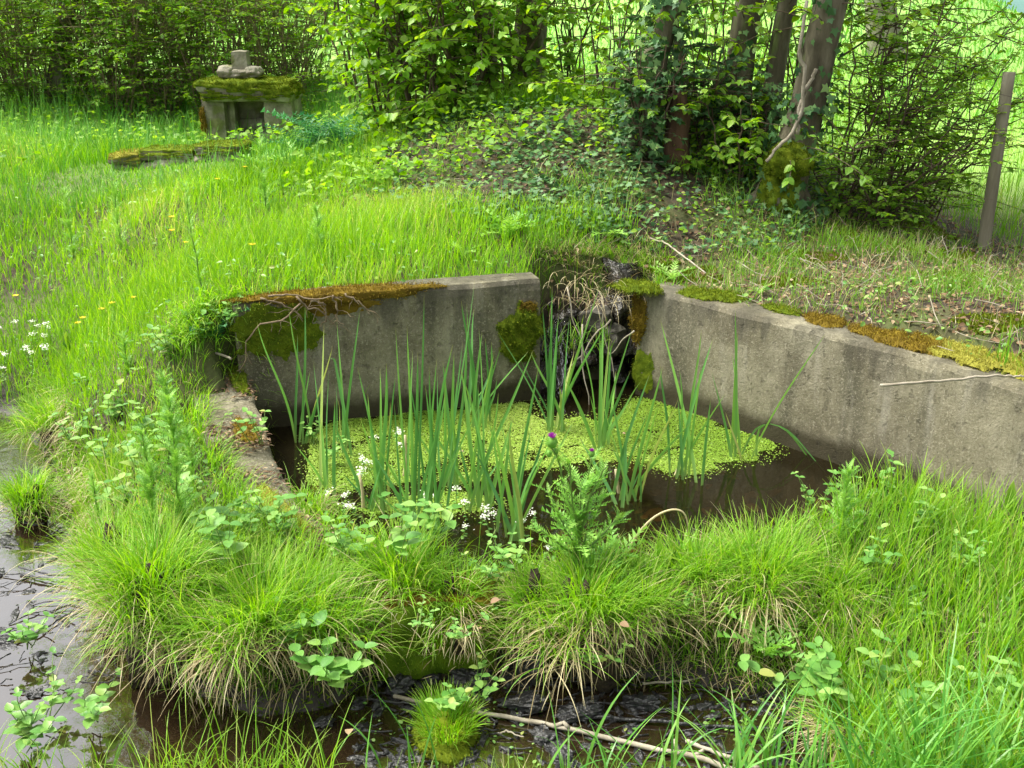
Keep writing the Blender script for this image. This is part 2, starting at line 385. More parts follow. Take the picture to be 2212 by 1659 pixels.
M['moss'] = leaf_mat("moss_green", [(0, (.06, .10, .008)), (.5, (.13, .18, .012)), (1, (.23, .27, .02))], trans=.15, rough=.9, spec=.1)
M['mossd'] = leaf_mat('moss_dark', [(0, (.05, .10, .006)), (.5, (.11, .19, .012)), (1, (.21, .29, .02))], trans=.15, rough=.9, spec=.1)
M['mossy'] = leaf_mat("moss_yellow", [(0, (.20, .19, .03)), (.5, (.31, .30, .05)), (1, (.43, .42, .10))], trans=.2, rough=.9, spec=.1)
M['mosso'] = leaf_mat("moss_orange", [(0, (.09, .06, .012)), (.5, (.18, .125, .016)), (1, (.31, .24, .03))], trans=.15, rough=.9, spec=.1)
M['litter'] = leaf_mat("dead_leaf", [(0, (.06, .032, .016)), (.5, (.15, .09, .045)), (.85, (.27, .18, .10)), (1, (.42, .33, .20))], trans=.12, rough=.7)
M['yellow'] = leaf_mat("buttercup_petal", [(0, (.75, .50, .01)), (1, (.85, .62, .02))], trans=.2)
M['white'] = leaf_mat("white_petal", [(0, (.72, .72, .62)), (1, (.85, .85, .78))], trans=.3)
M['purple'] = leaf_mat("thistle_flower", [(0, (.30, .02, .30)), (1, (.50, .08, .48))], trans=.2)
M['stem'] = leaf_mat("green_stem", [(0, (.08, .17, .03)), (1, (.17, .26, .06))], trans=.1)
M['bark'] = solid_mat("grey_brown_bark", [(.3, (.045, .038, .022)), (.5, (.13, .115, .075)), (.7, (.25, .235, .17))], scale=7, bump=.8, bscale=26, bdist=.02, stretch=(1, 1, .3), speck=(9, .62, (.10, .13, .04)))
M['twig'] = solid_mat("brown_twig", [(.3, (.05, .034, .022)), (.7, (.17, .125, .085))], scale=20, bump=.2)
M['pale'] = solid_mat("pale_dead_stick", [(.3, (.17, .14, .10)), (.7, (.42, .38, .30))], scale=20, bump=.3)
M['rot'] = solid_mat("rotten_wood", [(.3, (.025, .015, .009)), (.7, (.12, .068, .038))], scale=8, stretch=(1, 1, .15), bump=.9, bscale=30, bdist=.02)
M['peat'] = solid_mat('dark_peat', [(.3, (.015, .011, .007)), (.7, (.06, .045, .025))], scale=20, bump=1, bscale=60, bdist=.02)
M['post'] = solid_mat("weathered_post_wood", [(.3, (.13, .115, .075)), (.5, (.22, .20, .14)), (.7, (.32, .30, .22))], scale=14, stretch=(1, 1, .12), bump=.5, bscale=60, bdist=.004)
M['stone'] = solid_mat("lichened_granite", [(.3, (.10, .09, .06)), (.5, (.22, .20, .15)), (.7, (.36, .34, .27))], scale=6, bump=.6, bscale=40, bdist=.01, speck=(5, .58, (.13, .14, .05)))
M['wetrock'] = solid_mat("wet_black_rock", [(.3, (.006, .005, .004)), (.6, (.03, .025, .018)), (.75, (.09, .04, .018))], scale=7, bump=1, bscale=30, bdist=.03, rough=.16, spec=.6)
M['greyrock'] = solid_mat("grey_slate", [(.3, (.025, .023, .018)), (.6, (.075, .07, .055)), (.75, (.14, .13, .09))], scale=7, bump=.7, bscale=25, bdist=.02, rough=.6)
M['char'] = solid_mat("wet_black_wood", [(.3, (.008, .008, .009)), (.7, (.035, .034, .036))], scale=12, bump=1, bscale=40, bdist=.02, stretch=(1, 1, .35), rough=.32, spec=.6)
M['twigb'] = solid_mat('light_brown_twig', [(.3, (.10, .07, .04)), (.7, (.30, .23, .15))], scale=20, bump=.2)
M['wire'] = solid_mat("rusty_wire", [(.3, (.06, .05, .045)), (.7, (.16, .12, .10))], scale=30, rough=.6)

def concrete(name, top, damp=.10):
    m, N, L = newmat(name)
    g = N.new("ShaderNodeNewGeometry"); sx = N.new("ShaderNodeSeparateXYZ"); L.new(g.outputs['Position'], sx.inputs[0])
    def nz(s, d=8, r=.6, st=(1, 1, 1)):
        mp = N.new("ShaderNodeMapping"); mp.inputs['Scale'].default_value = st; L.new(g.outputs['Position'], mp.inputs[0])
        n = N.new("ShaderNodeTexNoise"); n.inputs['Scale'].default_value = s; n.inputs['Detail'].default_value = d; n.inputs['Roughness'].default_value = r; L.new(mp.outputs[0], n.inputs[0]); return n.outputs[0]
    def mix(f, a, b):
        x = N.new("ShaderNodeMix"); x.data_type = 'RGBA'
        if isinstance(f, float): x.inputs[0].default_value = f
        else: L.new(f, x.inputs[0])
        for i, v in ((6, a), (7, b)):
            if isinstance(v, tuple): x.inputs[i].default_value = (*v, 1)
            else: L.new(v, x.inputs[i])
        return x.outputs[2]
    def thr(v, a, b):
        x = N.new("ShaderNodeMapRange"); x.interpolation_type = 'SMOOTHSTEP'; x.inputs[1].default_value = a; x.inputs[2].default_value = b; L.new(v, x.inputs[0]); return x.outputs[0]
    def mth(op, a, b):
        x = N.new("ShaderNodeMath"); x.operation = op
        for i, v in ((0, a), (1, b)):
            if isinstance(v, (int, float)): x.inputs[i].default_value = v
            else: L.new(v, x.inputs[i])
        return x.outputs[0]
    c = ramp(N, [(.30, (.11, .098, .058)), (.45, (.19, .172, .112)), (.58, (.26, .238, .165)), (.72, (.36, .335, .25))]); L.new(nz(2.3, 12, .74), c.inputs[0]); c = c.outputs[0]
    # dark algae runs (vertical streaks), dark mottling, pale grains
    c = mix(mth('MULTIPLY', thr(nz(5, 6, .6, (1, 1, .18)), .46, .66), .8), c, (.07, .066, .042))
    c = mix(mth('MULTIPLY', thr(nz(9, 6, .6, (1, 1, .10)), .55, .70), .5), c, (.33, .31, .25))
    c = mix(mth('MULTIPLY', thr(nz(1.7, 4, .6), .50, .62), .55), c, (.075, .062, .036))
    c = mix(mth('MULTIPLY', thr(nz(38, 7, .75, (1, 1, .5)), .50, .64), .42), c, (.08, .07, .042))
    c = mix(mth('MULTIPLY', thr(nz(75, 5, .8), .54, .62), .6), c, (.36, .33, .24))
    c = mix(mth('MULTIPLY', thr(nz(90, 4, .8), .60, .66), .75), c, (.05, .045, .028))
    c = mix(mth('MULTIPLY', thr(nz(140, 2), .62, .72), .8), c, (.34, .31, .24))
    # stains running down from the top edge
    zt = mth('SUBTRACT', top, sx.outputs[2]); st = mth('SUBTRACT', thr(nz(6, 5, .6, (1, 1, .1)), .3, .7), mth('MULTIPLY', zt, 3.6))
    c = mix(mth('MULTIPLY', thr(st, .1, .6), .65), c, (.06, .055, .04))
    # damp green-brown band by the water
    zz = mth('ADD', sx.outputs[2], mth('MULTIPLY', nz(9, 4), -.09))
    b1 = N.new("ShaderNodeMapRange"); b1.interpolation_type = 'SMOOTHSTEP'; b1.inputs[1].default_value = damp; b1.inputs[2].default_value = .015; L.new(zz, b1.inputs[0])
    c = mix(mth('MULTIPLY', b1.outputs[0], .93), c, (.032, .026, .010))
    b = N.new("ShaderNodeBsdfPrincipled"); b.inputs['Roughness'].default_value = .8; b.inputs['Specular IOR Level'].default_value = .3; L.new(c, b.inputs['Base Color'])
    hgt = mth('ADD', mth('MULTIPLY', nz(110, 8, .75), .6), mth('MULTIPLY', thr(nz(26, 7, .7), .30, .42), .5))
    bp = N.new("ShaderNodeBump"); bp.inputs['Strength'].default_value = 1; bp.inputs['Distance'].default_value = .011; L.new(hgt, bp.inputs['Height']); L.new(bp.outputs[0], b.inputs['Normal'])
    o = N.new("ShaderNodeOutputMaterial"); L.new(b.outputs[0], o.inputs[0]); return m
M['concL'] = concrete("stained_concrete_back", WL); M['concR'] = concrete("stained_concrete_side", WR, .09); M['concS'] = concrete("mossy_concrete_kerb", .5, .03)

def ground_mat():
    m, N, L = newmat("soil_and_turf")
    g = N.new("ShaderNodeNewGeometry"); sx = N.new("ShaderNodeSeparateXYZ"); L.new(g.outputs['Position'], sx.inputs[0])
    n = N.new("ShaderNodeTexNoise"); n.inputs['Scale'].default_value = 22; n.inputs['Detail'].default_value = 10; L.new(g.outputs['Position'], n.inputs[0])
    soil = ramp(N, [(.3, (.016, .011, .006)), (.5, (.038, .027, .014)), (.7, (.085, .062, .033))]); L.new(n.outputs[0], soil.inputs[0])
    nm = N.new('ShaderNodeTexNoise'); nm.inputs['Scale'].default_value = 2.6; nm.inputs['Detail'].default_value = 9; L.new(g.outputs['Position'], nm.inputs[0]); nr_ = N.new('ShaderNodeMapRange'); nr_.inputs[1].default_value = .44; nr_.inputs[2].default_value = .56; L.new(nm.outputs[0], nr_.inputs[0]); mm_ = N.new('ShaderNodeMix'); mm_.data_type = 'RGBA'; L.new(nr_.outputs[0], mm_.inputs[0]); L.new(soil.outputs[0], mm_.inputs[6]); mm_.inputs[7].default_value = (.055, .07, .014, 1)
    n2 = N.new("ShaderNodeTexNoise"); n2.inputs['Scale'].default_value = .6; n2.inputs['Detail'].default_value = 12; n2.inputs['Roughness'].default_value = .7; L.new(g.outputs['Position'], n2.inputs[0])
    fld = ramp(N, [(.3, (.15, .31, .05)), (.5, (.22, .40, .07)), (.7, (.31, .47, .11))]); L.new(n2.outputs[0], fld.inputs[0])
    mr = N.new("ShaderNodeMapRange"); mr.interpolation_type = 'SMOOTHSTEP'; mr.inputs[1].default_value = 6.6; mr.inputs[2].default_value = 9; L.new(sx.outputs[1], mr.inputs[0])
    mx = N.new("ShaderNodeMix"); mx.data_type = 'RGBA'; L.new(mr.outputs[0], mx.inputs[0]); L.new(mm_.outputs[2], mx.inputs[6]); L.new(fld.outputs[0], mx.inputs[7])
    wr = N.new("ShaderNodeMapRange"); wr.inputs[1].default_value = -.26; wr.inputs[2].default_value = -.12; wr.inputs[3].default_value = .5; wr.inputs[4].default_value = .9; L.new(sx.outputs[2], wr.inputs[0])
    wm_ = N.new('ShaderNodeMapRange'); wm_.inputs[1].default_value = -.15; wm_.inputs[2].default_value = .0; wm_.inputs[3].default_value = 1; wm_.inputs[4].default_value = 0; L.new(sx.outputs[2], wm_.inputs[0])
    mw = N.new('ShaderNodeMix'); mw.data_type = 'RGBA'; L.new(wm_.outputs[0], mw.inputs[0]); L.new(mx.outputs[2], mw.inputs[6]); mw.inputs[7].default_value = (.018, .012, .007, 1)   # wet peat
    b = N.new("ShaderNodeBsdfPrincipled"); L.new(wr.outputs[0], b.inputs['Roughness']); L.new(mw.outputs[2], b.inputs['Base Color'])
    bp = N.new("ShaderNodeBump"); bp.inputs['Strength'].default_value = .8; bp.inputs['Distance'].default_value = .015; L.new(n.outputs[0], bp.inputs['Height']); L.new(bp.outputs[0], b.inputs['Normal'])
    o = N.new("ShaderNodeOutputMaterial"); L.new(b.outputs[0], o.inputs[0]); return m
M['ground'] = ground_mat()
def water_mat(name, tint, bump, murk, murk_col, rf=1.0, r0=.0):
    m, N, L = newmat(name)
    g = N.new("ShaderNodeNewGeometry"); n = N.new("ShaderNodeTexNoise"); n.inputs['Scale'].default_value = 14; n.inputs['Detail'].default_value = 4; L.new(g.outputs['Position'], n.inputs[0])
    bp = N.new("ShaderNodeBump"); bp.inputs['Strength'].default_value = bump; bp.inputs['Distance'].default_value = .004; L.new(n.outputs[0], bp.inputs['Height'])
    tr = N.new("ShaderNodeBsdfTransparent"); tr.inputs[0].default_value = (*tint, 1)
    df = N.new("ShaderNodeBsdfDiffuse"); df.inputs[0].default_value = (*murk_col, 1)
    gl = N.new("ShaderNodeBsdfGlossy"); gl.inputs['Roughness'].default_value = .015; L.new(bp.outputs[0], gl.inputs['Normal'])
    fr = N.new("ShaderNodeFresnel"); fr.inputs[0].default_value = 1.33; L.new(bp.outputs[0], fr.inputs['Normal'])
    fm = N.new("ShaderNodeMath"); fm.operation = 'MULTIPLY_ADD'; fm.inputs[1].default_value = rf; fm.inputs[2].default_value = r0; fm.use_clamp = True; L.new(fr.outputs[0], fm.inputs[0])
    m1 = N.new("ShaderNodeMixShader"); m1.inputs[0].default_value = murk; L.new(tr.outputs[0], m1.inputs[1]); L.new(df.outputs[0], m1.inputs[2])
    m2 = N.new("ShaderNodeMixShader"); L.new(fm.outputs[0], m2.inputs[0]); L.new(m1.outputs[0], m2.inputs[1]); L.new(gl.outputs[0], m2.inputs[2])
    o = N.new("ShaderNodeOutputMaterial"); L.new(m2.outputs[0], o.inputs[0]); return m
M['pond'] = water_mat("pond_water", (.50, .38, .19), .15, .34, (.022, .018, .007), 1.25, .01)
M['stream'] = water_mat("stream_water", (.5, .35, .2), .35, .45, (.040, .026, .013), 3.2, .15)
M['hills'] = solid_mat("haze_tinted_hill", [(.3, (.07, .14, .13)), (.7, (.10, .20, .17))], scale=.02, bump=0)  # blue-green tint carries the distance haze; no haze volume is built

# ------------------------------------------------------------------ ground, hills, water
def axis(lo, hi, near_lo, near_hi, st, gr=1.12):
    a = list(np.arange(near_lo, near_hi, st)); s = st
    while a[-1] < hi: s *= gr; a.append(a[-1] + s)
    s = st; b = [near_lo]
    while b[-1] > lo: s *= gr; b.append(b[-1] - s)
    return np.array(b[:0:-1] + a)
gx = axis(-260, 260, -3.2, 3.2, .033); gy = axis(-30, 150, 1.6, 6.6, .033)
X, Y = np.meshgrid(gx, gy, indexing='ij'); Z = hh(X, Y)
nx, ny = X.shape
ii, jj = np.meshgrid(np.arange(nx - 1), np.arange(ny - 1), indexing='ij'); a = (ii * ny + jj).ravel()
g = MB().add(np.stack([X, Y, Z], -1).reshape(-1, 3), np.stack([a, a + ny, a + ny + 1, a + 1], -1))
ground = g.build("ground", M['ground']); tag(ground, "soil and turf banks rising to a green hillside field", kind="structure")
mb = MB(); N_ = 60
xs = np.linspace(-500, 700, N_); V = []
for k, (yy, hk) in enumerate(((330, -8), (420, 14), (520, 30), (620, 24), (700, -10))):
    for i, x in enumerate(xs): V.append((x, yy, hk + (8 * math.sin(x * .011) + 3 * math.sin(x * .037)) * (1 if 0 < k < 4 else 0)))
ii, jj = np.meshgrid(np.arange(4), np.arange(N_ - 1), indexing='ij'); a = (ii * N_ + jj).ravel()
mb.add(V, np.stack([a, a + 1, a + N_ + 1, a + N_], -1)); tag(mb.build("distant_hills", M['hills']), "hazy blue green hills beyond the field", kind="structure")
def sheet(name, poly, z, mat, label, grow=.12):
    c = np.mean(poly, 0); pts = []
    for p in poly:
        d = p - c; pts.append((*(p + d / np.linalg.norm(d) * grow), z))
    ar = sum(a_[0] * b_[1] - b_[0] * a_[1] for a_, b_ in zip(pts, pts[1:] + pts[:1])); pts = pts if ar > 0 else pts[::-1]     # face up
    mb = MB().add(pts, np.array([tuple(range(len(pts)))])); return tag(mb.build(name, mat), label, kind="structure")
sheet("pond_water", POND, 0.0, M['pond'], "still brown pond water", .06)
xs = np.array([p[0] for p in STREAM]); ys = np.array([p[1] for p in STREAM])
mb = MB().add([(-6.5, .3, ZS), (2.4, .3, ZS), (2.4, 3.35, ZS), (-.4, 3.35, ZS), (-1.6, 5.6, ZS), (-6.5, 5.6, ZS)], np.array([(0, 1, 2, 3, 4, 5)]))
tag(mb.build("stream_water", M['stream']), "shallow muddy stream water", kind="structure")

# ------------------------------------------------------------------ concrete walls
def wall(name, pts, nrm, top, th, mat, label, topz=None):
    """wall with its inner face along pts; noise-worn"""
    mb = MB(); pts = [np.asarray(p) for p in pts]
    L = np.cumsum([0] + [np.linalg.norm(b - a) for a, b in zip(pts, pts[1:])]); n = int(L[-1] / .03) + 2
    s = np.linspace(0, L[-1], n)
    cx = np.interp(s, L, [p[0] for p in pts]); cy = np.interp(s, L, [p[1] for p in pts])
    tp = np.full(n, top) if topz is None else np.interp(s / L[-1], *topz)
    # profile: (offset outward, height frac / abs)
    zb = -.35; prof = [(0, 0.0)] + [(0, k / 18) for k in range(1, 18)] + [(0, .985), (.012, 1.0)] + [(th * k / 6, 1.0) for k in range(1, 7)] + [(th, .95), (th, 0)]
    V = []
    for (o, f) in prof:
        z = zb + (tp - zb) * f
        e = .003 * vnoise(s, z, 4, 2) + .0012 * vnoise(s, z, 31, 6)
        if .98 < f: e = e - (.006 * np.abs(vnoise(s, z, 11, 7)) if o < .02 else 0); z = z + .004 * vnoise(s, np.full(n, o), 13, 12) - (.006 * (o < .005))
        V.append(np.stack([cx + nrm[0] * (-o + e), cy + nrm[1] * (-o + e), z], -1))
    V = np.array(V); k = len(prof)
    ii, jj = np.meshgrid(np.arange(k - 1), np.arange(n - 1), indexing='ij'); a = (ii * n + jj).ravel()
    F_ = [np.stack([a, a + 1, a + n + 1, a + n], -1)]
    F_.append(np.array([tuple(i * n for i in range(k))])); F_.append(np.array([tuple(i * n + n - 1 for i in range(k - 1, -1, -1))]))
    mb.add(V.reshape(-1, 3), F_)
    r = empty(name, (cx.mean(), cy.mean(), -.3), label, "wall")
    mb.build("wall_body", mat, r, smooth=False); return r
nl = np.array((_dl[1], -_dl[0]))
wL = wall("concrete_wall", [LWA, LW1], nl, WL, .15, M['concL'], "back concrete basin wall with orange moss and roots hanging over its top", topz=([0, .3, 1], [.575, .59, WL]))
wR = wall("concrete_wall", [RW0, RWm, RWE], _nr, WR, .17, M['concR'], "long grey concrete basin wall on the right with yellow moss cushions along its top")
# low kerb wall on the left of the pond (sloping top)
inner = [(528, 790, .27), (548, 850, .22), (572, 920, .17), (592, 985, .13), (622, 1050, .10), (665, 1110, .085), (740, 1165, .08)]
outer = [(395, 770, .31), (400, 850, .23), (412, 920, .18), (430, 985, .14), (455, 1060, .10), (520, 1145, .085), (640, 1210, .08)]
I = np.array([P(*p) for p in inner]); O = np.array([P(*p) for p in outer]); O = I + (O - I) * np.array([.95, .9, .85, .8, .75, .75, .7])[:, None]
tt = np.linspace(0, 1, 70); ti = np.linspace(0, 1, 7)
I = np.stack([np.interp(tt, ti, I[:, k]) for k in range(3)], -1); O = np.stack([np.interp(tt, ti, O[:, k]) for k in range(3)], -1)
rows = []
for f, dz in ((0, -.5), (0, -.2), (0, -.06), (0, -.015), (.03, 0)) + tuple((k / 12, .012 * math.sin(k / 12 * 3.14)) for k in range(1, 12)) + ((.97, 0), (1, -.02), (1, -.3)):
    p = I * (1 - f) + O * f; p = p.copy(); p[:, 2] += dz
    p[:, 2] += (.008 * vnoise(p[:, 0], p[:, 1], 17, 21)) * (dz > -.05); p[:, 0] += .006 * vnoise(p[:, 1], p[:, 2], 21, 22); rows.append(p)
V = np.array(rows); k, n = V.shape[:2]
ii, jj = np.meshgrid(np.arange(k - 1), np.arange(n - 1), indexing='ij'); a = (ii * n + jj).ravel()
wK = empty("concrete_kerb", (*O[35][:2], 0), "low sloping concrete kerb strewn with brown litter on the left of the pond", "kerb")
MB().add(V.reshape(-1, 3), np.stack([a, a + n, a + n + 1, a + 1], -1)).build("kerb_body", M['concS'], wK)
KI, KO = I, O

def moss(parent, mat, mapf, nu, nv, thick, seed, name="moss", fuzz=900, fl=.012, lo=.0, edge=1.0, lab=None):
    """moss cushion laid on a surface: mapf(u,v)->(pos, normal), u,v in -1..1; ragged outline"""
    u = np.linspace(-1, 1, nu); v = np.linspace(-1, 1, nv); U, Vv = np.meshgrid(u, v, indexing='ij')
    pos, nr = mapf(U, Vv)
    r = np.sqrt(U ** 2 + Vv ** 2); ang = np.arctan2(Vv, U)
    rg = 1 - .22 * np.abs(vnoise(np.cos(ang) * 2, np.sin(ang) * 2, 1.8, seed)) - .08 * vnoise(U * 5, Vv * 5, 2.5, seed + 1)
    d = np.clip((rg * .98 - r) / .25, 0, 1) ** .5 * edge
    hgt = thick * d * (.75 + .35 * vnoise(U * 4, Vv * 4, 2.0, seed + 2)) + .0015 * vnoise(pos[..., 0], pos[..., 2] + pos[..., 1], 160, seed)
    keep = r < rg * 1.0
    Vt = pos + nr * (hgt - .003)[..., None]
    i, j = np.meshgrid(np.arange(nu - 1), np.arange(nv - 1), indexing='ij'); a = (i * nv + j).ravel()
    Fq = np.stack([a, a + nv, a + nv + 1, a + 1], -1)
    kk = keep.ravel(); Fq = Fq[kk[Fq].all(1)]
    mb = MB(); mb.add(Vt.reshape(-1, 3), Fq, .35 + .25 * vnoise(pos[..., 0], pos[..., 1] + pos[..., 2], 60, seed).ravel(), 0)
    idx = np.flatnonzero(kk); pick = rng.choice(idx, fuzz); b = Vt.reshape(-1, 3)[pick] + rng.normal(0, .006, (fuzz, 3)); nn = np.broadcast_to(nr, Vt.shape).reshape(-1, 3)[pick]
    d_ = nn + rng.normal(0, .5, (fuzz, 3)); Mx = frames(d_, rng.normal(0, 1, (fuzz, 3)))
    tv = np.array([(-.16, 0, 0), (.16, 0, 0), (.0, 1, 0)]); stamp(mb, tv, [np.array([(0, 1, 2)])], b - nn * .004, Mx, fl * rng.uniform(.6, 1.3, fuzz))
    o = mb.build(name, mat, parent)
    if lab: o["label"] = lab
    return o
def on_face(o2, d2, nrm, s0, s1, z0, z1):
    def f(U, V):
        s = (s0 + s1) / 2 + U * (s1 - s0) / 2; z = (z0 + z1) / 2 + V * (z1 - z0) / 2
        return np.stack([o2[0] + d2[0] * s + nrm[0] * .003, o2[1] + d2[1] * s + nrm[1] * .003, z], -1), np.array((nrm[0], nrm[1], 0.0))
    return f
def on_top(o2, d2, nrm, s0, s1, q0, q1, z):
    def f(U, V):
        s = (s0 + s1) / 2 + U * (s1 - s0) / 2; q = (q0 + q1) / 2 + V * (q1 - q0) / 2
        return np.stack([o2[0] + d2[0] * s - nrm[0] * q, o2[1] + d2[1] * s - nrm[1] * q, z + 0 * s], -1), np.array((0, 0, 1.0))
    return f
def on_lip(o2, d2, nrm, s0, s1, top, back, down):
    """wraps from wall top over its front edge"""
    def f(U, V):
        s = (s0 + s1) / 2 + U * (s1 - s0) / 2; t = (V + 1) / 2 * (back + down) - down      # negative: down the face
        q = np.maximum(t, 0); dz = np.minimum(t, 0)
        p = np.stack([o2[0] + d2[0] * s - nrm[0] * q, o2[1] + d2[1] * s - nrm[1] * q, top + dz + 0 * s], -1)
        wgt = sm(-.03, .03, t)[..., None]; n3 = np.array((nrm[0], nrm[1], 0.0)) * (1 - wgt) + np.array((0, 0, 1.0)) * wgt
        return p, n3
    return f
Ls = np.linalg.norm(LW1 - LWA)
moss(wL, M['mosso'], on_lip(LWA, _dl, nl, -.05, .98, .588, .10, .045), 120, 30, .022, 3, fuzz=5000, fl=.013, lab="orange brown moss hanging over the wall top")
moss(wL, M['moss'], on_face(LWA, _dl, nl, -.04, .40, .30, .60), 70, 60, .010, 9, fuzz=4500, fl=.012, lab="dark green moss at the upper left of the wall")
moss(wL, M['mosso'], on_face(LWA, _dl, nl, .22, .66, .49, .60), 80, 30, .004, 13, fuzz=1500, fl=.008, lab="thin rusty moss below the wall top")
moss(wL, M['moss'], on_face(LWA, _dl, nl, Ls - .22, Ls + .02, .18, .50), 60, 80, .035, 5, fuzz=4500, fl=.013, lab="round cushion of bright green moss by the spillway")
moss(wL, M['mosso'], on_face(LWA, _dl, nl, Ls - .12, Ls - .01, .42, .50), 30, 24, .022, 25, fuzz=700, fl=.010, lab="brown tuft of dead moss")
_r1 = (RWm - RW0); _r1l = np.linalg.norm(_r1); _r1 = _r1 / _r1l
moss(wR, M['mosso'], on_face(RW0, _r1, _nr, -.04, .06, .24, .54), 30, 70, .028, 31, fuzz=1800, fl=.012, lab="rusty moss tongue at the spillway end of the wall")
moss(wR, M['moss'], on_face(RW0, _r1, _nr, -.03, .12, .0, .26), 30, 50, .006, 32, fuzz=1200, fl=.008, lab="thin green moss by the waterline")
def topmoss(px0, py0, px1, py1, q0, q1, mat, seed, th=.02, lab=None):
    a_, b_ = P(px0, py0, WR)[:2], P(px1, py1, WR)[:2]; L_ = np.linalg.norm(b_ - a_); d_ = (b_ - a_) / L_
    n_ = np.array((-d_[1], d_[0])); n_ = n_ if n_[1] < 0 else -n_
    moss(wR, M[mat], on_top(a_, d_, n_, 0, L_, q0, q1, WR + .002), int(L_ / .006) + 10, int((q1 - q0) / .006) + 8, th, seed, fuzz=int(L_ * (q1 - q0) * 90000) + 300, fl=.010, lab=lab)
topmoss(1300, 622, 1420, 640, -.02, .16, 'moss', 40, .03, "green moss on the spillway corner")
topmoss(1440, 648, 1600, 668, .05, .24, 'moss', 41, .025, "olive moss patch on the wall top nearest the spillway")
topmoss(1690, 696, 1790, 722, .05, .22, 'mosso', 42, .02, "small brown yellow moss patch")
topmoss(1830, 738, 2010, 786, .07, .27, 'mosso', 43, .03, "tongue shaped golden moss cushion")
topmoss(1600, 668, 1690, 694, .08, .19, 'moss', 45, .015, "thin green moss strip between the olive and brown patches")
topmoss(1780, 722, 1860, 744, .10, .22, 'mosso', 46, .018, "thin moss strip before the golden cushion")
topmoss(1890, 748, 2330, 880, .06, .36, 'mossy', 44, .035, "largest bright yellow moss cushion")
# moss on kerb
def on_kerb(a0, a1, f0, f1):
    def f(U, V):
        s = (a0 + (a1 - a0) * (U + 1) / 2) * 69; q = f0 + (f1 - f0) * (V + 1) / 2
        i = np.clip(s, 0, 68.999); i0 = i.astype(int); w_ = (i - i0)[..., None]
        pi = KI[i0] * (1 - w_) + KI[i0 + 1] * w_; po = KO[i0] * (1 - w_) + KO[i0 + 1] * w_
        p = pi * (1 - q[..., None]) + po * q[..., None]; p = p.copy(); p[..., 2] += .014; return p, np.array((0, 0, 1.0))
    return f
moss(wK, M['mosso'], on_kerb(.30, .46, .1, .6), 40, 40, .012, 51, fuzz=900, lab="orange moss patch midway along the kerb")
moss(wK, M['mossy'], on_kerb(.66, .97, .25, .75), 60, 40, .016, 52, fuzz=1800, lab="long orange yellow moss strip at the near end")
moss(wK, M['moss'], on_kerb(.0, .2, .0, .35), 40, 30, .016, 53, fuzz=900, lab="green moss at the far end")
# ------------------------------------------------------------------ spillway between the walls
spc = LW1 * .5 + RW0 * .5
sp = empty("spillway_rocks", (spc[0], spc[1] + .15, -.1), "wet black rock chute trickling between the two concrete walls", "rocks")
mb = MB()   # sloping rock face, noise-worn slab
nu, nv = 60, 70; U, V_ = np.meshgrid(np.linspace(0, 1, nu), np.linspace(0, 1, nv), indexing='ij')
xx = LW1[0] - .06 + U * (RW0[0] - LW1[0] + .12); zz = -.25 + V_ * .84
yy = LW1[1] + .10 + .22 * V_ + .16 * sm(.35, .95, V_) + .05 * vnoise(U * 3, V_ * 3, 2.2, 61) + .028 * vnoise(U * 9, V_ * 9, 2.2, 62) - .10 * sm(.45, .9, U) * sm(.25, .45, V_) + .14 * sm(.35, .6, U) * (1 - sm(.42, .5, V_)) 
i, j = np.meshgrid(np.arange(nu - 1), np.arange(nv - 1), indexing='ij'); a = (i * nv + j).ravel()
mb.add(np.stack([xx, yy, zz + .02 * vnoise(U * 9, V_ * 9, 2, 63)], -1).reshape(-1, 3), np.stack([a, a + nv, a + nv + 1, a + 1], -1)); mb.build("rock_face", M['wetrock'], sp)
for k, (px, py, Yd, s, seed, mat, rot) in enumerate([(1240, 690, 4.86, (.15, .12, .13), 3, 'wetrock', .2), (1290, 700, 4.76, (.16, .12, .17), 4, 'greyrock', -.3), (1335, 680, 4.84, (.13, .12, .11), 5, 'wetrock', .5),
        (1215, 700, 4.8, (.12, .12, .14), 6, 'wetrock', .1), (1325, 735, 4.72, (.13, .13, .16), 7, 'greyrock', .9), (1255, 770, 4.76, (.18, .13, .10), 8, 'wetrock', .4), (1330, 800, 4.76, (.12, .12, .12), 9, 'wetrock', 0), (1225, 830, 4.82, (.2, .12, .14), 10, 'wetrock', 1)]):
    mb = MB(); rock(mb, PY(px, max(py, 668), Yd + .07), np.array(s) * .85, seed, 14, .26, .35, rot); mb.build("stone", M[mat], sp)
mb = MB()
for k in range(7):
    x0 = 1190 + 5 * k + rng.normal(0, 3); pts = np.array([PY(x0 + rng.normal(0, 3), y_, 4.72 - .001 * (y_ - 700)) for y_ in np.linspace(690, 862, 14)]); tube(mb, pts, .0022 + .0015 * rng.random(), 5, jit=.5)
wm, N, L = newmat("running_water"); b = N.new("ShaderNodeBsdfGlass"); b.inputs['Roughness'].default_value = .05; b.inputs['IOR'].default_value = 1.33; o = N.new("ShaderNodeOutputMaterial"); L.new(b.outputs[0], o.inputs[0])
mb.build("water_trickle", wm, sp)
mb = MB(); b = np.array([PY(rng.uniform(1190, 1370), rng.uniform(590, 660), 4.76 + rng.uniform(-.05, .05)) for _ in range(110)])
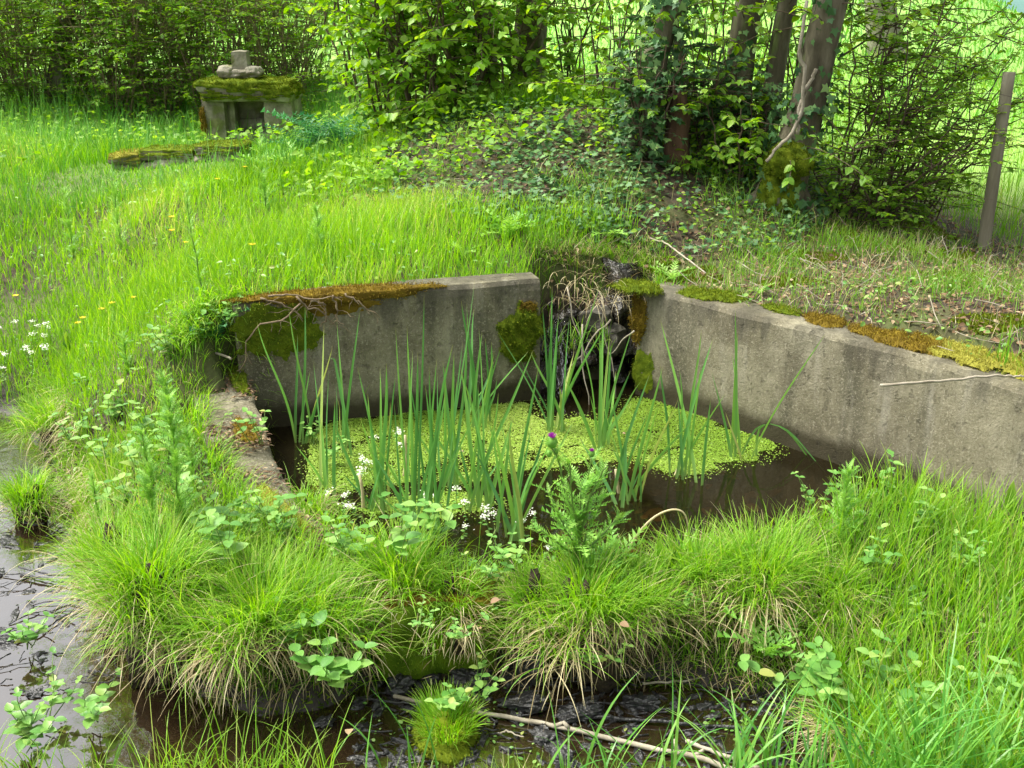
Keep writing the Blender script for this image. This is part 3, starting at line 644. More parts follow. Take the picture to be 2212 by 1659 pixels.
blades(mb, b, rng.uniform(.06, .26, 110), .003, rng.normal(-1.57, .7, 110), rng.uniform(.7, 1.5, 110), rng.uniform(.9, 2.0, 110), 6); b = np.array([G(rng.uniform(1170, 1420), rng.uniform(540, 612)) for _ in range(420)]); blades(mb, b, rng.uniform(.03, .12, 420), .003, rng.uniform(0, 6.28, 420), rng.uniform(.1, 1.3, 420), rng.uniform(.2, 1.6, 420), 5); mb.build("hanging_straw", M['dry'], sp)
mb = MB(); b = np.array([G(rng.uniform(1160, 1440), rng.uniform(530, 615)) for _ in range(800)]); blades(mb, b, rng.uniform(.04, .13, 800), .003, rng.uniform(0, 6.28, 800), rng.uniform(.1, .9, 800), rng.uniform(.2, 1.6, 800), 5); mb.build("grass_fringe", M['bank'], sp)
mb = MB(); b = np.array([PY(rng.choice([1300, 1245, 1190]) + rng.normal(0, 12), rng.choice([755, 735]) + rng.normal(0, 8), 4.66) for _ in range(90)])
blades(mb, b, rng.uniform(.05, .14, 90), .0045, rng.uniform(0, 6.3, 90), rng.uniform(.1, .8, 90), rng.uniform(.2, 1.5, 90), 4); mb.build("grass_tuft", M['bank'], sp)
for k, (p, q) in enumerate([((1258, 700, 4.62), (1275, 915, 4.50)), ((1320, 690, 4.66), (1225, 800, 4.58)), ((1225, 620, 4.7), (1262, 790, 4.6)), ((1300, 640, 4.7), (1330, 860, 4.58)), ((1370, 715, 4.55), (1318, 765, 4.62))]):
    pass
    mb = MB(); tube(mb, wiggle(PY(*p), PY(*q), 9, .03), np.linspace(.0045, .002, 9), 6)
    tag(mb.build("dead_twig", M['pale']), ["thin pale twig slanting down the spillway to the duckweed", "short grey twig crossing the wet rock of the spillway", "pale twig hanging at the left of the spillway rocks", "long straw coloured stalk hanging in front of the right spillway rocks", "bare white twig leaning on the right wall's spillway corner"][k], "twig", "twigs hanging in the spillway")

# roots over left wall
rp = [[(560, 645), (600, 655), (640, 672), (655, 690)], [(640, 640), (660, 662), (690, 668), (712, 690), (735, 712)], [(668, 650), (700, 655), (706, 690), (690, 705)], [(745, 635), (770, 650), (800, 672), (822, 686)],
      [(650, 655), (618, 690), (560, 700), (535, 735), (528, 790), (512, 800)], [(580, 640), (620, 636), (680, 648), (740, 640)], [(720, 640), (728, 668), (726, 690), (712, 702)]]
rl = ["pale root dangling at the left end of the mossy wall top", "forked pale root reaching farthest down the back wall", "short hooked root on the back wall", "rightmost pale root hanging on the back wall", "long grey root running down the wall's left corner", "pale root lying along the orange moss", "curled rootlet in the middle of the root tangle"]
for k, r_ in enumerate(rp):
    mb = MB(); pts = []
    for (px, py) in r_:
        d = ray(px, py); den = d[0] * nl[0] + d[1] * nl[1]; kk_ = (LWA @ nl + .035) / den; pts.append(np.array((d[0] * kk_, d[1] * kk_, CAM_H + d[2] * kk_)))
    pts = np.array(pts); t_ = np.linspace(0, 1, len(pts)); tt_ = np.linspace(0, 1, 14); pts = np.stack([np.interp(tt_, t_, pts[:, c]) for c in range(3)], -1) + rng.normal(0, .003, (14, 3))
    tube(mb, pts, np.linspace(.005, .002, 14), 6, jit=.2)
    for c in range(4):
        q = pts[rng.integers(3, 12)]; tube(mb, wiggle(q, q + np.array((rng.normal(0, .04), -.01, -rng.uniform(.01, .06))), 5, .1), .0013, 4)
    tag(mb.build("exposed_root", M['twigb']), rl[k], "root", "roots hanging over the back wall")

# ------------------------------------------------------------------ stone shrine and low wall
def on_ground(p): return np.array((p[0], p[1], h1(p[0], p[1])))
SY = 8.75
sh0 = PY(540, 305, SY); SZ = h1(sh0[0], sh0[1])
sc1 = SY / CP * .97 / F
def sx_(px): return PY(px, 305, SY)[0]
def sz_(py): return PY(540, py, SY)[2]
def mossrock(par, mat, args, thr, thick=.012, fuzz=2500, fl=.012, lab=None, nzamp=.35, up=(0, 0, 1.0), sub=26):
    mb0 = MB(); kw = dict(args[1]); kw['sub'] = sub; rock(mb0, *args[0], **kw); V0 = mb0.V[0]; F0 = mb0.F[0]; c = np.asarray(args[0][0])
    fn = np.cross(V0[F0[:, 2]] - V0[F0[:, 0]], V0[F0[:, 3]] - V0[F0[:, 1]]); fn /= np.maximum(1e-9, np.linalg.norm(fn, axis=1, keepdims=True)); cc = V0[F0].mean(1)
    fn *= np.sign((fn * (cc - c)).sum(1))[:, None]; u = np.asarray(up) / np.linalg.norm(up)
    keep = (fn @ u + nzamp * vnoise(cc[:, 0] * 3, cc[:, 1] * 3 + cc[:, 2] * 4, 9, 7)) > thr
    vn = np.zeros_like(V0)
    for k in range(4): np.add.at(vn, F0[:, k], fn)
    key = np.round(V0, 5); _, inv = np.unique(key, axis=0, return_inverse=True); inv = inv.ravel(); acc = np.zeros((inv.max() + 1, 3)); np.add.at(acc, inv, vn); vn = acc[inv]
    vn /= np.maximum(1e-9, np.linalg.norm(vn, axis=1, keepdims=True))
    cnt = np.zeros(len(acc)); tot = np.zeros(len(acc))
    for k in range(4): np.add.at(cnt, inv[F0[:, k]], keep); np.add.at(tot, inv[F0[:, k]], 1)
    cov = (cnt / np.maximum(tot, 1))[inv]
    V1 = V0 + vn * ((thick * (cov - .25) * (1 + .5 * vnoise(V0[:, 0] * 8, V0[:, 1] * 8 + V0[:, 2] * 8, 6, 3))))[:, None]
    mb = MB(); mb.add(V1, F0[keep], .4 + .3 * vnoise(V0[:, 0], V0[:, 1] + V0[:, 2], 50, 4), 0)
    ki = np.flatnonzero(keep); f = ki[rng.integers(0, len(ki), fuzz)]; wts = rng.dirichlet((1, 1, 1, 1), fuzz); p = (V1[F0[f]] * wts[:, :, None]).sum(1)
    stamp(mb, np.array([(-.16, 0, 0), (.16, 0, 0), (0, 1, 0.)]), [np.array([(0, 1, 2)])], p, frames(fn[f] + rng.normal(0, .5, (fuzz, 3)), rng.normal(0, 1, (fuzz, 3))), fl * rng.uniform(.6, 1.3, fuzz))
    o = mb.build('moss', M[mat], par)
    if lab: o['label'] = lab
    return o
shr = empty("stone_shrine", (sh0[0], SY + .25, SZ), "small roadside shrine of rough granite blocks with a mossy slab roof", "shrine")
def sb(name, x0, x1, y0, y1, dep, dy, seed, mat='stone', rough=.06, sq=.78, lab=None, rot=0, par=shr):
    a_, b_ = sx_(x0), sx_(x1); z1, z0 = sz_(y0), sz_(y1); mb = MB()
    rock(mb, ((a_ + b_) / 2, SY + dy + dep / 2, (z0 + z1) / 2), (abs(b_ - a_) * 1.04, dep, (z1 - z0) * 1.06), seed, 16, rough, sq, rot)
    o = mb.build(name, M[mat], par); 
    if lab: o["label"] = lab
    return o
sb("roof_slab", 444, 636, 178, 218, .50, -.10, 21, rough=.09, sq=.62)
sb("side_stone", 446, 492, 212, 312, .42, -.03, 22, sq=.85)
sb("side_stone", 580, 638, 214, 312, .40, -.05, 23, sq=.85)
sb("inner_jamb", 490, 508, 214, 308, .34, .06, 24)
sb("back_stone", 500, 592, 215, 262, .12, .22, 25, rough=.04)
sb("back_stone", 500, 545, 262, 290, .12, .20, 26, rough=.04)
sb("back_stone", 545, 592, 260, 290, .12, .20, 27, rough=.04)
sb("base_slab", 500, 592, 288, 316, .34, .0, 28, rough=.06)
sb("base_slab", 446, 640, 303, 330, .40, .0, 29, rough=.06)
sb("back_wall", 470, 620, 200, 310, .1, .42, 30)
z_r = sz_(178); xa, xb = sx_(448), sx_(634)
def roofmap(U, V):
    x = (xa + xb) / 2 + U * (xb - xa) / 2 * 1.02; t = (V + 1) / 2 * .52 - .07
    q = np.maximum(t, 0); dz = np.minimum(t, 0)
    wgt = sm(-.03, .04, t)[..., None]
    return np.stack([x, SY - .10 + q, z_r + dz + .002 + .0 * U - .02 * np.abs(U) ** 4], -1), np.array((0, -1.0, 0)) * (1 - wgt) + np.array((0, 0, 1.0)) * wgt
mossrock(shr, 'moss', ((((sx_(444) + sx_(636)) / 2, SY - .10 + .25, (sz_(218) + sz_(178)) / 2), (abs(sx_(636) - sx_(444)) * 1.04, .50, (sz_(178) - sz_(218)) * 1.06), 21), dict(rough=.09, sq=.62)), .22, .026, 9000, .015, "bright green moss on the roof slab", sub=36, up=(0, -.45, 1.0))
def sidemap(U, V):
    return np.stack([xa - .005 + .03 * U, SY - .03 + .0 * U, (sz_(225) + sz_(300)) / 2 + V * (sz_(225) - sz_(300)) / 2], -1), np.array((-.3, -.95, 0.0))
moss(shr, M['mosso'], sidemap, 16, 40, .02, 72, fuzz=800, fl=.014)
fin = empty("broken_cross", (sx_(528), SY + .1, z_r), "pale broken stone cross stump standing on the mossy shrine roof", "stone cross")
sb("shaft", 514, 546, 112, 168, .13, .02, 33, rough=.03, sq=.85, par=fin)
sb("foot", 482, 516, 143, 168, .16, .0, 34, rough=.12, sq=.3, par=fin)
sb("foot", 540, 572, 145, 168, .16, .0, 35, rough=.14, sq=.3, par=fin)
sb("foot", 505, 552, 150, 169, .2, .0, 36, rough=.1, sq=.5, par=fin)
# low dry stone wall in front of it
LY = 7.65
def lx(px): return PY(px, 340, LY)[0]
def lz(py): return PY(400, py, LY)[2]
lw = empty("dry_stone_wall", (lx(375), LY, h1(lx(375), LY)), "low dry stone wall with mossy capstones in front of the shrine", "wall")
for k, (x0, x1, y0, y1, nm, mt) in enumerate([(232, 300, 336, 356, "capstone", 'stone'), (296, 420, 328, 347, "capstone", 'stone'), (416, 524, 318, 336, "capstone", 'stone'),
        (238, 330, 352, 385, "stone", 'stone'), (326, 402, 346, 384, "stone", 'stone'), (400, 456, 338, 366, "stone", 'stone'), (452, 522, 333, 362, "stone", 'stone'), (390, 470, 362, 396, "stone", 'stone'), (465, 530, 358, 396, "stone", 'stone')]):
    mb = MB(); a_, b_ = lx(x0), lx(x1); z1, z0 = lz(y0), lz(y1)
    rock(mb, ((a_ + b_) / 2, LY + .16 + .02 * (k % 2), (z0 + z1) / 2), (b_ - a_, .34, (z1 - z0) * 1.12), 80 + k, 14, .10, .7); mb.build(nm, M[mt], lw)
def capmap(x0, x1, y0):
    a_, b_ = lx(x0), lx(x1)
    def f(U, V):
        t = (V + 1) / 2 * .34 - .05; q = np.maximum(t, 0); dz = np.minimum(t, 0); wgt = sm(-.03, .03, t)[..., None]
        return np.stack([(a_ + b_) / 2 + U * (b_ - a_) / 2, LY - .01 + q, lz(y0) + .004 + dz + 0 * U], -1), np.array((0, -1.0, 0)) * (1 - wgt) + np.array((0, 0, 1.0)) * wgt
    return f
for kq, (x0, x1, y0, y1) in enumerate([(232, 300, 336, 356), (296, 420, 328, 347), (416, 524, 318, 336)]):
    a_, b_ = lx(x0), lx(x1); z1, z0 = lz(y0), lz(y1); mossrock(lw, ('mossy', 'moss', 'moss')[kq], ((((a_ + b_) / 2, LY + .16 + .02 * (kq % 2), (z0 + z1) / 2), (b_ - a_, .34, (z1 - z0) * 1.12), 80 + kq), dict(rough=.10, sq=.7)), .3, .014, 2200, .013)

# ------------------------------------------------------------------ fence post and barbed wire
pb = P(2125, 538, .47); ph = .99
post = empty("fence_post", (pb[0], pb[1], h1(pb[0], pb[1])), "round weathered wooden fence post leaning slightly at the right edge", "fence post")
top_ = PY(2180, 156, pb[1] - .01)
mb = MB(); tube(mb, np.linspace(pb - np.array((0, 0, .25)), top_, 14), np.interp(np.linspace(0, 1, 14), [0, 1], [.036, .032]), 20, jit=.015, rnd=.4); mb.build("post_body", M['post'], post, smooth=True)
def wire(pts, label):
    mb = MB(); P_ = []
    for a_, b_ in zip(pts, pts[1:]): P_ += list(wiggle(a_, b_, 14, .001, .012))[:-1]
    P_.append(np.array(pts[-1])); P_ = np.array(P_); tube(mb, P_, .0016, 5)
    d_ = np.cumsum([0] + list(np.linalg.norm(np.diff(P_, axis=0), axis=1)))
    for s in np.arange(.05, d_[-1], .12):
        c_ = np.array([np.interp(s, d_, P_[:, k]) for k in range(3)])
        for q in range(2):
            v = rng.normal(0, 1, 3); v /= np.linalg.norm(v); tube(mb, [c_ - v * .014, c_ + v * .014], .0011, 4)
    return tag(mb.build("barbed_wire", M['wire']), label, "barbed wire", "strands of the barbed wire fence")
wire([PY(1700, 170, 6.6), PY(2159, 203, pb[1] - .05), PY(2420, 250, 5.2)], "upper rusty barbed wire strand crossing the post near its top")
wire([PY(1700, 245, 6.6), PY(2147, 290, pb[1] - .05), PY(2420, 350, 5.2)], "lower rusty barbed wire strand crossing the post at mid height")

# ------------------------------------------------------------------ trees
def trunk_path(pxs, Y0, Y1=None, ext=3.2):
    Y1 = Y1 or Y0; pts = [PY(px, py, Y0 + (Y1 - Y0) * i / max(1, len(pxs) - 1)) for i, (px, py) in enumerate(pxs)]
    pts = np.array(pts); d = pts[-1] - pts[-2]; d /= np.linalg.norm(d); d = d * .5 + np.array((0, 0, .6)); 
    e = [pts[-1] + d * ext * k / 4 + np.array((rng.normal(0, .05), rng.normal(0, .05), 0)) * k for k in range(1, 5)]
    pts = np.concatenate([pts, e]); L = np.cumsum([0] + list(np.linalg.norm(np.diff(pts, axis=0), axis=1)))
    s = np.linspace(0, L[-1], 44); return np.stack([np.interp(s, L, pts[:, k]) for k in range(3)], -1), s / L[-1], L / L[-1]
def twig_leaves(mt, ml, p0, d0, Lg, n, size, droop=.25, tpl=OV, r0=.0035, two=True, lay=.35):
    k = 7; d = np.array(d0, float); d /= np.linalg.norm(d); pts = [np.array(p0, float)]
    for i in range(k - 1):
        d = d + np.array((rng.normal(0, .13), rng.normal(0, .13), -droop / k + rng.normal(0, .05))); d /= np.linalg.norm(d); pts.append(pts[-1] + d * Lg / (k - 1))
    pts = np.array(pts)
    if mt is not None: tube(mt, pts, np.linspace(r0, .0009, k), 4, cap=False)
    t = np.sort(rng.uniform(.12, 1, n)); s = t * (k - 1); i0 = np.minimum(s.astype(int), k - 2); f = (s - i0)[:, None]
    pos = pts[i0] * (1 - f) + pts[i0 + 1] * f; dd = pts[i0 + 1] - pts[i0]; dd /= np.linalg.norm(dd, axis=1, keepdims=True)
    side = np.cross(dd, (0, 0, 1.0)); side /= np.maximum(.05, np.linalg.norm(side, axis=1, keepdims=True)); sg = np.where(np.arange(n) % 2, 1, -1)[:, None]
    ld = dd * .5 + side * sg * rng.uniform(.4, 1.1, (n, 1)) + rng.normal(0, .18, (n, 3)); ld[:, 2] -= rng.uniform(0, droop * 1.7, n)
    nn = np.array((0, 0, 1.0)) + rng.normal(0, lay, (n, 3))
    ml[0].append(pos + rng.normal(0, .004, (n, 3))); ml[1].append(ld); ml[2].append(nn); ml[3].append(size * rng.uniform(.5, 1.15, n))
def flush(ml, mb, tpl):
    if not ml[0]: return
    p, d, n, s = (np.concatenate(v) for v in ml); stamp(mb, tpl[0], tpl[1], p, frames(d, n), s)
    for v in ml: v.clear()
def ivy_on(path, rad, s0, s1, n, size=.045, seed=0, spread=.06):
    mb = MB(); k = rng.uniform(s0, s1, n) * (len(path) - 1); i0 = np.minimum(k.astype(int), len(path) - 2); f = (k - i0)[:, None]
    c = path[i0] * (1 - f) + path[i0 + 1] * f; r = np.interp(k, np.arange(len(path)), rad); th = rng.uniform(0, 6.283, n)
    o_ = np.stack([np.cos(th), np.sin(th), np.zeros(n)], -1); pos = c + o_ * (r + rng.uniform(.0, spread, n))[:, None]
    d = np.array((0, 0, -1.0)) + rng.normal(0, .5, (n, 3)); stamp(mb, IVY[0], IVY[1], pos, frames(d, o_ + rng.normal(0, .4, (n, 3)) + np.array((0, 0, .4))), size * rng.uniform(.5, 1.2, n)); return mb
def tree(name, label, pxs, Y0, rpx, crown=1, leafn=2600, ivy=None, lsize=.052, ext=3.2, mat='bark', lmat='hazel', Y1=None, base_ext=.15, group=None, vis=0):
    path, s, L = trunk_path(pxs, Y0, Y1, ext)
    path[0, 2] -= 0; gz = h1(path[0, 0], path[0, 1]); 
    if path[0, 2] > gz - .05: path = np.concatenate([[np.array((path[0, 0], path[0, 1], gz - base_ext))], path])
    rad = np.interp(np.linspace(0, 1, len(path)), L[:len(rpx)].tolist() + [1], [r * Y0 / F for r in rpx] + [rpx[-1] * Y0 / F * .35])
    root = empty(name, (path[0, 0], path[0, 1], gz), label, "tree", group)
    mb = MB(); tube(mb, path, rad, 22, jit=.035, ridge=.05); mb.build("trunk", M[mat], root)
    mt = MB(); ml = ([], [], [], [])
    topi = [i for i in range(len(path)) if path[i, 2] > 1.9]
    nb = int(crown * 15)
    for b_ in range(nb):
        i = topi[min(len(topi) - 1, int(len(topi) * (b_ + .5) / nb))]; az = rng.uniform(0, 6.28); p0 = path[i]; Lb = rng.uniform(.8, 1.9)
        p1 = p0 + np.array((math.cos(az) * Lb, math.sin(az) * Lb, rng.uniform(.1, .9))); bp = wiggle(p0, p1, 9, .05); tube(mt, bp, np.linspace(rad[i] * .35, .006, 9), 6, cap=False)
        for q in range(9):
            k = rng.integers(3, 9); twig_leaves(mt, ml, bp[k], (rng.normal(0, 1), rng.normal(0, 1), rng.uniform(-.4, .5)), rng.uniform(.3, .7), max(2, int(leafn / nb / 9)), lsize * 1.2, .3)
    for b_ in range(vis):     # low leafy side shoots
        i = rng.integers(4, max(6, topi[0])); az = rng.uniform(0, 6.28); twig_leaves(mt, ml, path[i], (math.cos(az), math.sin(az) - .3, rng.uniform(0, .7)), rng.uniform(.3, .9), 14, lsize, .5)
    if nb or vis:
        mt.build("crown_twigs", M['twig'], root); mc = MB(); flush(ml, mc, OVW); mc.build("crown", M[lmat], root)
    if ivy:
        for (s0, s1, n, sp_) in ivy: ivy_on(path, rad, s0, s1, n, .048, spread=sp_).build("ivy", M['ivy'], root)
    return root, path, rad
rA = tree("mossy_tree", "stout pale trunked tree with a mossy burl at its foot, on the right bank", [(1690, 440), (1690, 395), (1705, 350), (1722, 300), (1742, 240), (1760, 160), (1776, 80), (1796, 0)], 5.85, [46, 50, 52, 44, 38, 35, 34, 33], ivy=[(.02, .16, 300, .10), (.16, .36, 130, .05)], leafn=1800, vis=10)
B1 = ((PY(1703, 352, 5.75), (.20, .18, .17), 90), dict(rough=.2, sq=.2)); B2 = ((PY(1682, 405, 5.80), (.17, .17, .30), 91), dict(rough=.3, sq=.2)); mb = MB(); rock(mb, *B1[0], 18, .2, .2); rock(mb, *B2[0], 18, .3, .2)
for k_ in range(9):
    a0_ = k_ * .7 + rng.normal(0, .2); c0_ = PY(1690, 400, 5.87); e_ = c0_ + np.array((math.cos(a0_) * rng.uniform(.16, .3), math.sin(a0_) * rng.uniform(.16, .3), 0)); e_[2] = h1(e_[0], e_[1]) - .02; pt = wiggle(c0_ + np.array((math.cos(a0_), math.sin(a0_), .5)) * .07, e_, 9, .04, .10); tube(mb, pt, np.linspace(.05, .014, 9), 9, jit=.15)
mb.build("burl", M['bark'], rA[0])
def blobmoss(c, r_, seed, par, mat='moss'):
    mb = MB(); rock(mb, c, np.array(r_) * 2, seed, 20, .14, .12, freq=3); V_ = mb.V[0]; n = 2600; idx = rng.integers(0, len(V_), n); nn = (V_[idx] - c); nn /= np.linalg.norm(nn, axis=1, keepdims=True)
    stamp(mb, np.array([(-.16, 0, 0), (.16, 0, 0), (0, 1, 0.)]), [np.array([(0, 1, 2)])], V_[idx] + rng.normal(0, .006, (n, 3)), frames(nn + rng.normal(0, .5, (n, 3)), rng.normal(0, 1, (n, 3))), .013 * rng.uniform(.6, 1.3, n)); return mb.build("moss", M[mat], par)
mossrock(rA[0], 'moss', B1, -.1, .014, 2600, .013, None, up=(-.2, -.7, .7)); mossrock(rA[0], 'moss', B2, .15, .012, 2600, .013, None, up=(-.7, -.6, .2))
for k, p_ in enumerate([[(1745, 0), (1728, 110), (1738, 160), (1735, 240), (1700, 300), (1668, 330), (1658, 350)], [(1765, 150), (1740, 195), (1725, 240), (1722, 290)]]):
    pts = np.array([PY(a_, b_, 5.68 if k == 0 else 5.70) for a_, b_ in p_]); t_ = np.linspace(0, 1, len(pts)); q_ = np.linspace(0, 1, 22); pts = np.stack([np.interp(q_, t_, pts[:, c]) for c in range(3)], -1) + rng.normal(0, .004, (22, 3))
    mb = MB(); tube(mb, pts, .010, 7, jit=.1); mb.build("vine_stem", M['pale'], rA[0])
tree("dark_tree", "dark twin trunk behind the mossy tree, nearer its left side", [(1650, 420), (1652, 330), (1668, 200), (1684, 90), (1702, 0)], 6.45, [24, 22, 20, 19, 19], leafn=1500, vis=8, crown=.7)
tree("dark_tree", "thick dark trunk in the middle of the tree clump, left of the twin trunk", [(1588, 410), (1585, 300), (1592, 190), (1604, 90), (1618, 0)], 6.5, [40, 34, 30, 28, 27], leafn=1700, ivy=[(.0, .2, 160, .08)], vis=10)
tree("ivy_covered_tree", "ivy clad trunk at the left of the tree clump, leaning right", [(1375, 410), (1382, 320), (1392, 220), (1415, 120), (1450, 20), (1465, -30)], 6.1, [42, 40, 36, 26, 22, 20], leafn=1700, ivy=[(.0, .30, 900, .13), (.22, .42, 140, .08)], vis=10)
tree("slim_tree", "slim dark leaning stem between the ivy clad trunk and the thick trunk", [(1500, 400), (1492, 260), (1470, 140), (1446, 0)], 6.6, [14, 12, 11, 10], leafn=900, crown=.5, vis=6)
tree("ridged_tree", "ridged grey trunk behind the hazel at top centre", [(1145, 300), (1140, 200), (1142, 100), (1150, 0)], 7.9, [44, 38, 34, 33], leafn=1900, vis=10)
tree("ridged_tree", "darker narrow trunk just left of the ridged grey trunk", [(1060, 280), (1056, 180), (1050, 80), (1040, 0)], 8.2, [20, 20, 19, 18], leafn=1300, vis=8, crown=.7)
tree("thicket_tree", "dark upright trunk in the thicket at the far left", [(120, 235), (128, 150), (138, 60), (148, 0)], 10.2, [24, 20, 17, 16], leafn=2200, lsize=.07, vis=14)
tree("field_tree", "pale thick trunk standing out in the bright field beyond the hedge", [(1925, 165), (1912, 110), (1905, 50), (1900, 0)], 14.5, [40, 36, 31, 30], leafn=1300, lsize=.1, mat='stone', lmat='elm', ext=4)
# rotten stump
st = empty("rotten_stump", on_ground(P(1462, 400, .85)), "reddish rotten broken stump among the ivy, between two trunks", "stump")
mb = MB(); pts = np.array([PY(1462 + 3 * math.sin(k), 420 - 22 * k, 6.0) for k in range(11)]); tube(mb, pts, np.linspace(.085, .055, 11), 18, jit=.12, ridge=.10)
for q in range(7): a_ = rng.uniform(0, 6.28); c_ = pts[-1] + np.array((math.cos(a_), math.sin(a_), 0)) * .045; tube(mb, [c_ - np.array((0, 0, .08)), c_ + np.array((0, 0, rng.uniform(.02, .09)))], [.02, .003], 6, jit=.2)
mb.build("stump_body", M['rot'], st)

# ------------------------------------------------------------------ shrubs and hedge
def shrub(name, label, base, h, spread, nst, ntw, nl_, lsize, lmat='hazel', lean=(0, 0), smat='twig', sr=.012, droop=.4, tl=(.25, .65), low=.15, group=None, tpl=OVW, cat="shrub", zr=.6):
    b = on_ground(base); root = empty(name, b, label, cat, group); ms = MB(); mt = ms; ml = ([], [], [], []); stems = []
    for i in range(nst):
        az = rng.uniform(0, 6.283); r = spread * math.sqrt(rng.random()); p0 = b + np.array((math.cos(az), math.sin(az), 0)) * spread * .25 * rng.random() - np.array((0, 0, .05))
        hh_ = h * rng.uniform(.6, 1.05); p1 = b + np.array((math.cos(az) * r + lean[0] * hh_, math.sin(az) * r + lean[1] * hh_, hh_)); pt = wiggle(p0, p1, 10, .04); pt[:, 2] += .08 * h * np.sin(np.linspace(0, 3.14, 10))
        tube(ms, pt, np.linspace(sr * rng.uniform(.6, 1.2), .003, 10), 6, cap=False, rnd=rng.random()); stems.append(pt)
    for j in range(ntw):
        pt = stems[rng.integers(0, nst)]; k = low + (1 - low) * rng.random(); k = k * 8.99; i0 = int(k); p = pt[i0] + (pt[i0 + 1] - pt[i0]) * (k - i0)
        az = rng.uniform(0, 6.283); twig_leaves(mt, ml, p, (math.cos(az), math.sin(az) - .25, rng.uniform(-.1, zr)), rng.uniform(*tl), nl_, lsize, droop)
    ms.build("stems", M[smat], root); mc = MB(); flush(ml, mc, tpl); mc.build("foliage", M[lmat], root); return root
hz = [(850, 8.3, "hazel bush with broad drooping leaves just right of the shrine"), (840, 7.6, "second hazel bush from the shrine, at the dark foot of the hedge"), (905, 7.3, "brightest hazel bush in the middle of the hedge"),
      (1000, 7.2, "hazel bush spreading before the narrow dark trunk"), (1090, 7.3, "rightmost hazel bush partly covering the ridged grey trunk"), (800, 8.9, "taller hazel behind the hedge to the right of the shrine"), (960, 8.6, "taller hazel behind the brightest bush")]
for k, (px, Yd, lab) in enumerate(hz):
    x = PY(px, 250, Yd)[0]; shrub("hazel_bush", lab, (x, Yd), (1.0 if px > 1050 else 1.45) if k < 5 else 2.3, .38 if k < 2 else (.55 if k < 5 else .8), 11, 125 if k < 5 else 150, 12, .070 if k < 5 else .066, tl=(.2, .42) if k < 2 else (.25, .65), group="hazel bushes of the hedge", low=.02 if k < 5 else .1)
th_ = [(610, 10.0, "brown twiggy bush directly behind the shrine"), (470, 10.0, "twiggy bush behind the shrine to its left"), (350, 10.1, "thicket bush left of the shrine with fine brown twigs"), (250, 9.9, "leafy thicket bush right of the dark trunk"), (60, 10.0, "thicket bush left of the dark trunk"), (-80, 9.6, "thicket bush at the left edge of the photo"), (170, 10.6, "thicket bush behind the dark trunk"), (540, 11.2, "tall pale bush standing back behind the shrine"), (420, 11.3, "tall bush standing back to the left of the shrine"), (300, 11.4, "tall bush in the back row right of the dark trunk"), (40, 11.4, "tall bush in the back row at the left"), (660, 10.8, "bush in the gap between the shrine and the hazels"), (-250, 10, "thicket bush beyond the left edge")]
for k, (px, Yd, lab) in enumerate(th_):
    x = PY(px, 250, Yd)[0]; shrub("thicket_bush", lab, (x, Yd), 1.55 if Yd < 10.65 else 2.1, .75, 34, 270, 14, .055, 'elm', sr=.007, smat='twigb', group="bushes of the brown thicket", low=.05, tl=(.3, .8), droop=.2, tpl=OV)
bx_ = [(1300, 6.9, 1.1, "leafy sapling in the gap left of the ivy clad trunk"), (1440, 6.5, 1.1, "sapling in front of the gap behind the stump"), (1530, 6.25, .6, "bright leaved shoot between stump and thick trunk"), (1600, 6.0, .5, "low bright shoots left of the mossy tree"), (1820, 6.2, 1.25, "thorny bush right of the mossy tree"), (1910, 6.1, 1.25, "widest thorny bush between the mossy tree and the post"), (1990, 6.3, 1.0, "thorny bush nearest the fence post"), (1230, 7.6, 1.3, "small leaved bush in the bright gap right of the ridged trunk"), (1880, 5.95, .6, "low bush at the foot of the thorny bushes"), (1560, 6.9, 1.5, "tall leafy sapling behind the thick trunk"), (1720, 6.7, 1.6, "tall sapling behind the mossy tree")]
for k, (px, Yd, h_, lab) in enumerate(bx_):
    x = PY(px, 400, Yd)[0]; thorn = px > 1800
    shrub("thorn_bush" if thorn else "sapling", lab, (x, Yd), h_, .5 if thorn else .38, 12 if thorn else 9, 130 if thorn else 48, 15, .042 if thorn else .052, 'elm' if thorn else 'hazel', sr=.007, group="thorn bushes by the fence" if thorn else "saplings among the trunks", low=.05, tl=(.2, .5), droop=.15 if thorn else .4, tpl=OV if thorn else OVW, lean=(.15, 0) if thorn else (0, 0))
# arching branches of thorn reaching to the right above the wire
mb = MB(); ml = ([], [], [], []); br = []
for k, (p, q) in enumerate([((1900, 330, 6.1), (2190, 55, 5.9)), ((1930, 300, 6.1), (2110, 140, 5.9)), ((1850, 250, 6.2), (2120, 50, 6.0)), ((1950, 380, 6.0), (2090, 270, 5.9)), ((1820, 120, 6.3), (2050, 10, 6.1)), ((1800, 60, 6.3), (2000, -20, 6.1))]):
    pt = wiggle(PY(*p), PY(*q), 12, .02, -.04); tube(mb, pt, np.linspace(.007, .002, 12), 5)
    for j in range(26): twig_leaves(mb, ml, pt[rng.integers(2, 12)], (rng.normal(), rng.normal(), rng.normal(0, .5)), rng.uniform(.06, .25), 7, .042, .2)
ob = empty("thorn_bush", on_ground(P(1900, 400, .55)), "thorn bush whose long arching branches reach over the wire to the right", "shrub", "thorn bushes by the fence")
mb.build("stems", M['twig'], ob); mc = MB(); flush(ml, mc, OV); mc.build("foliage", M['elm'], ob)

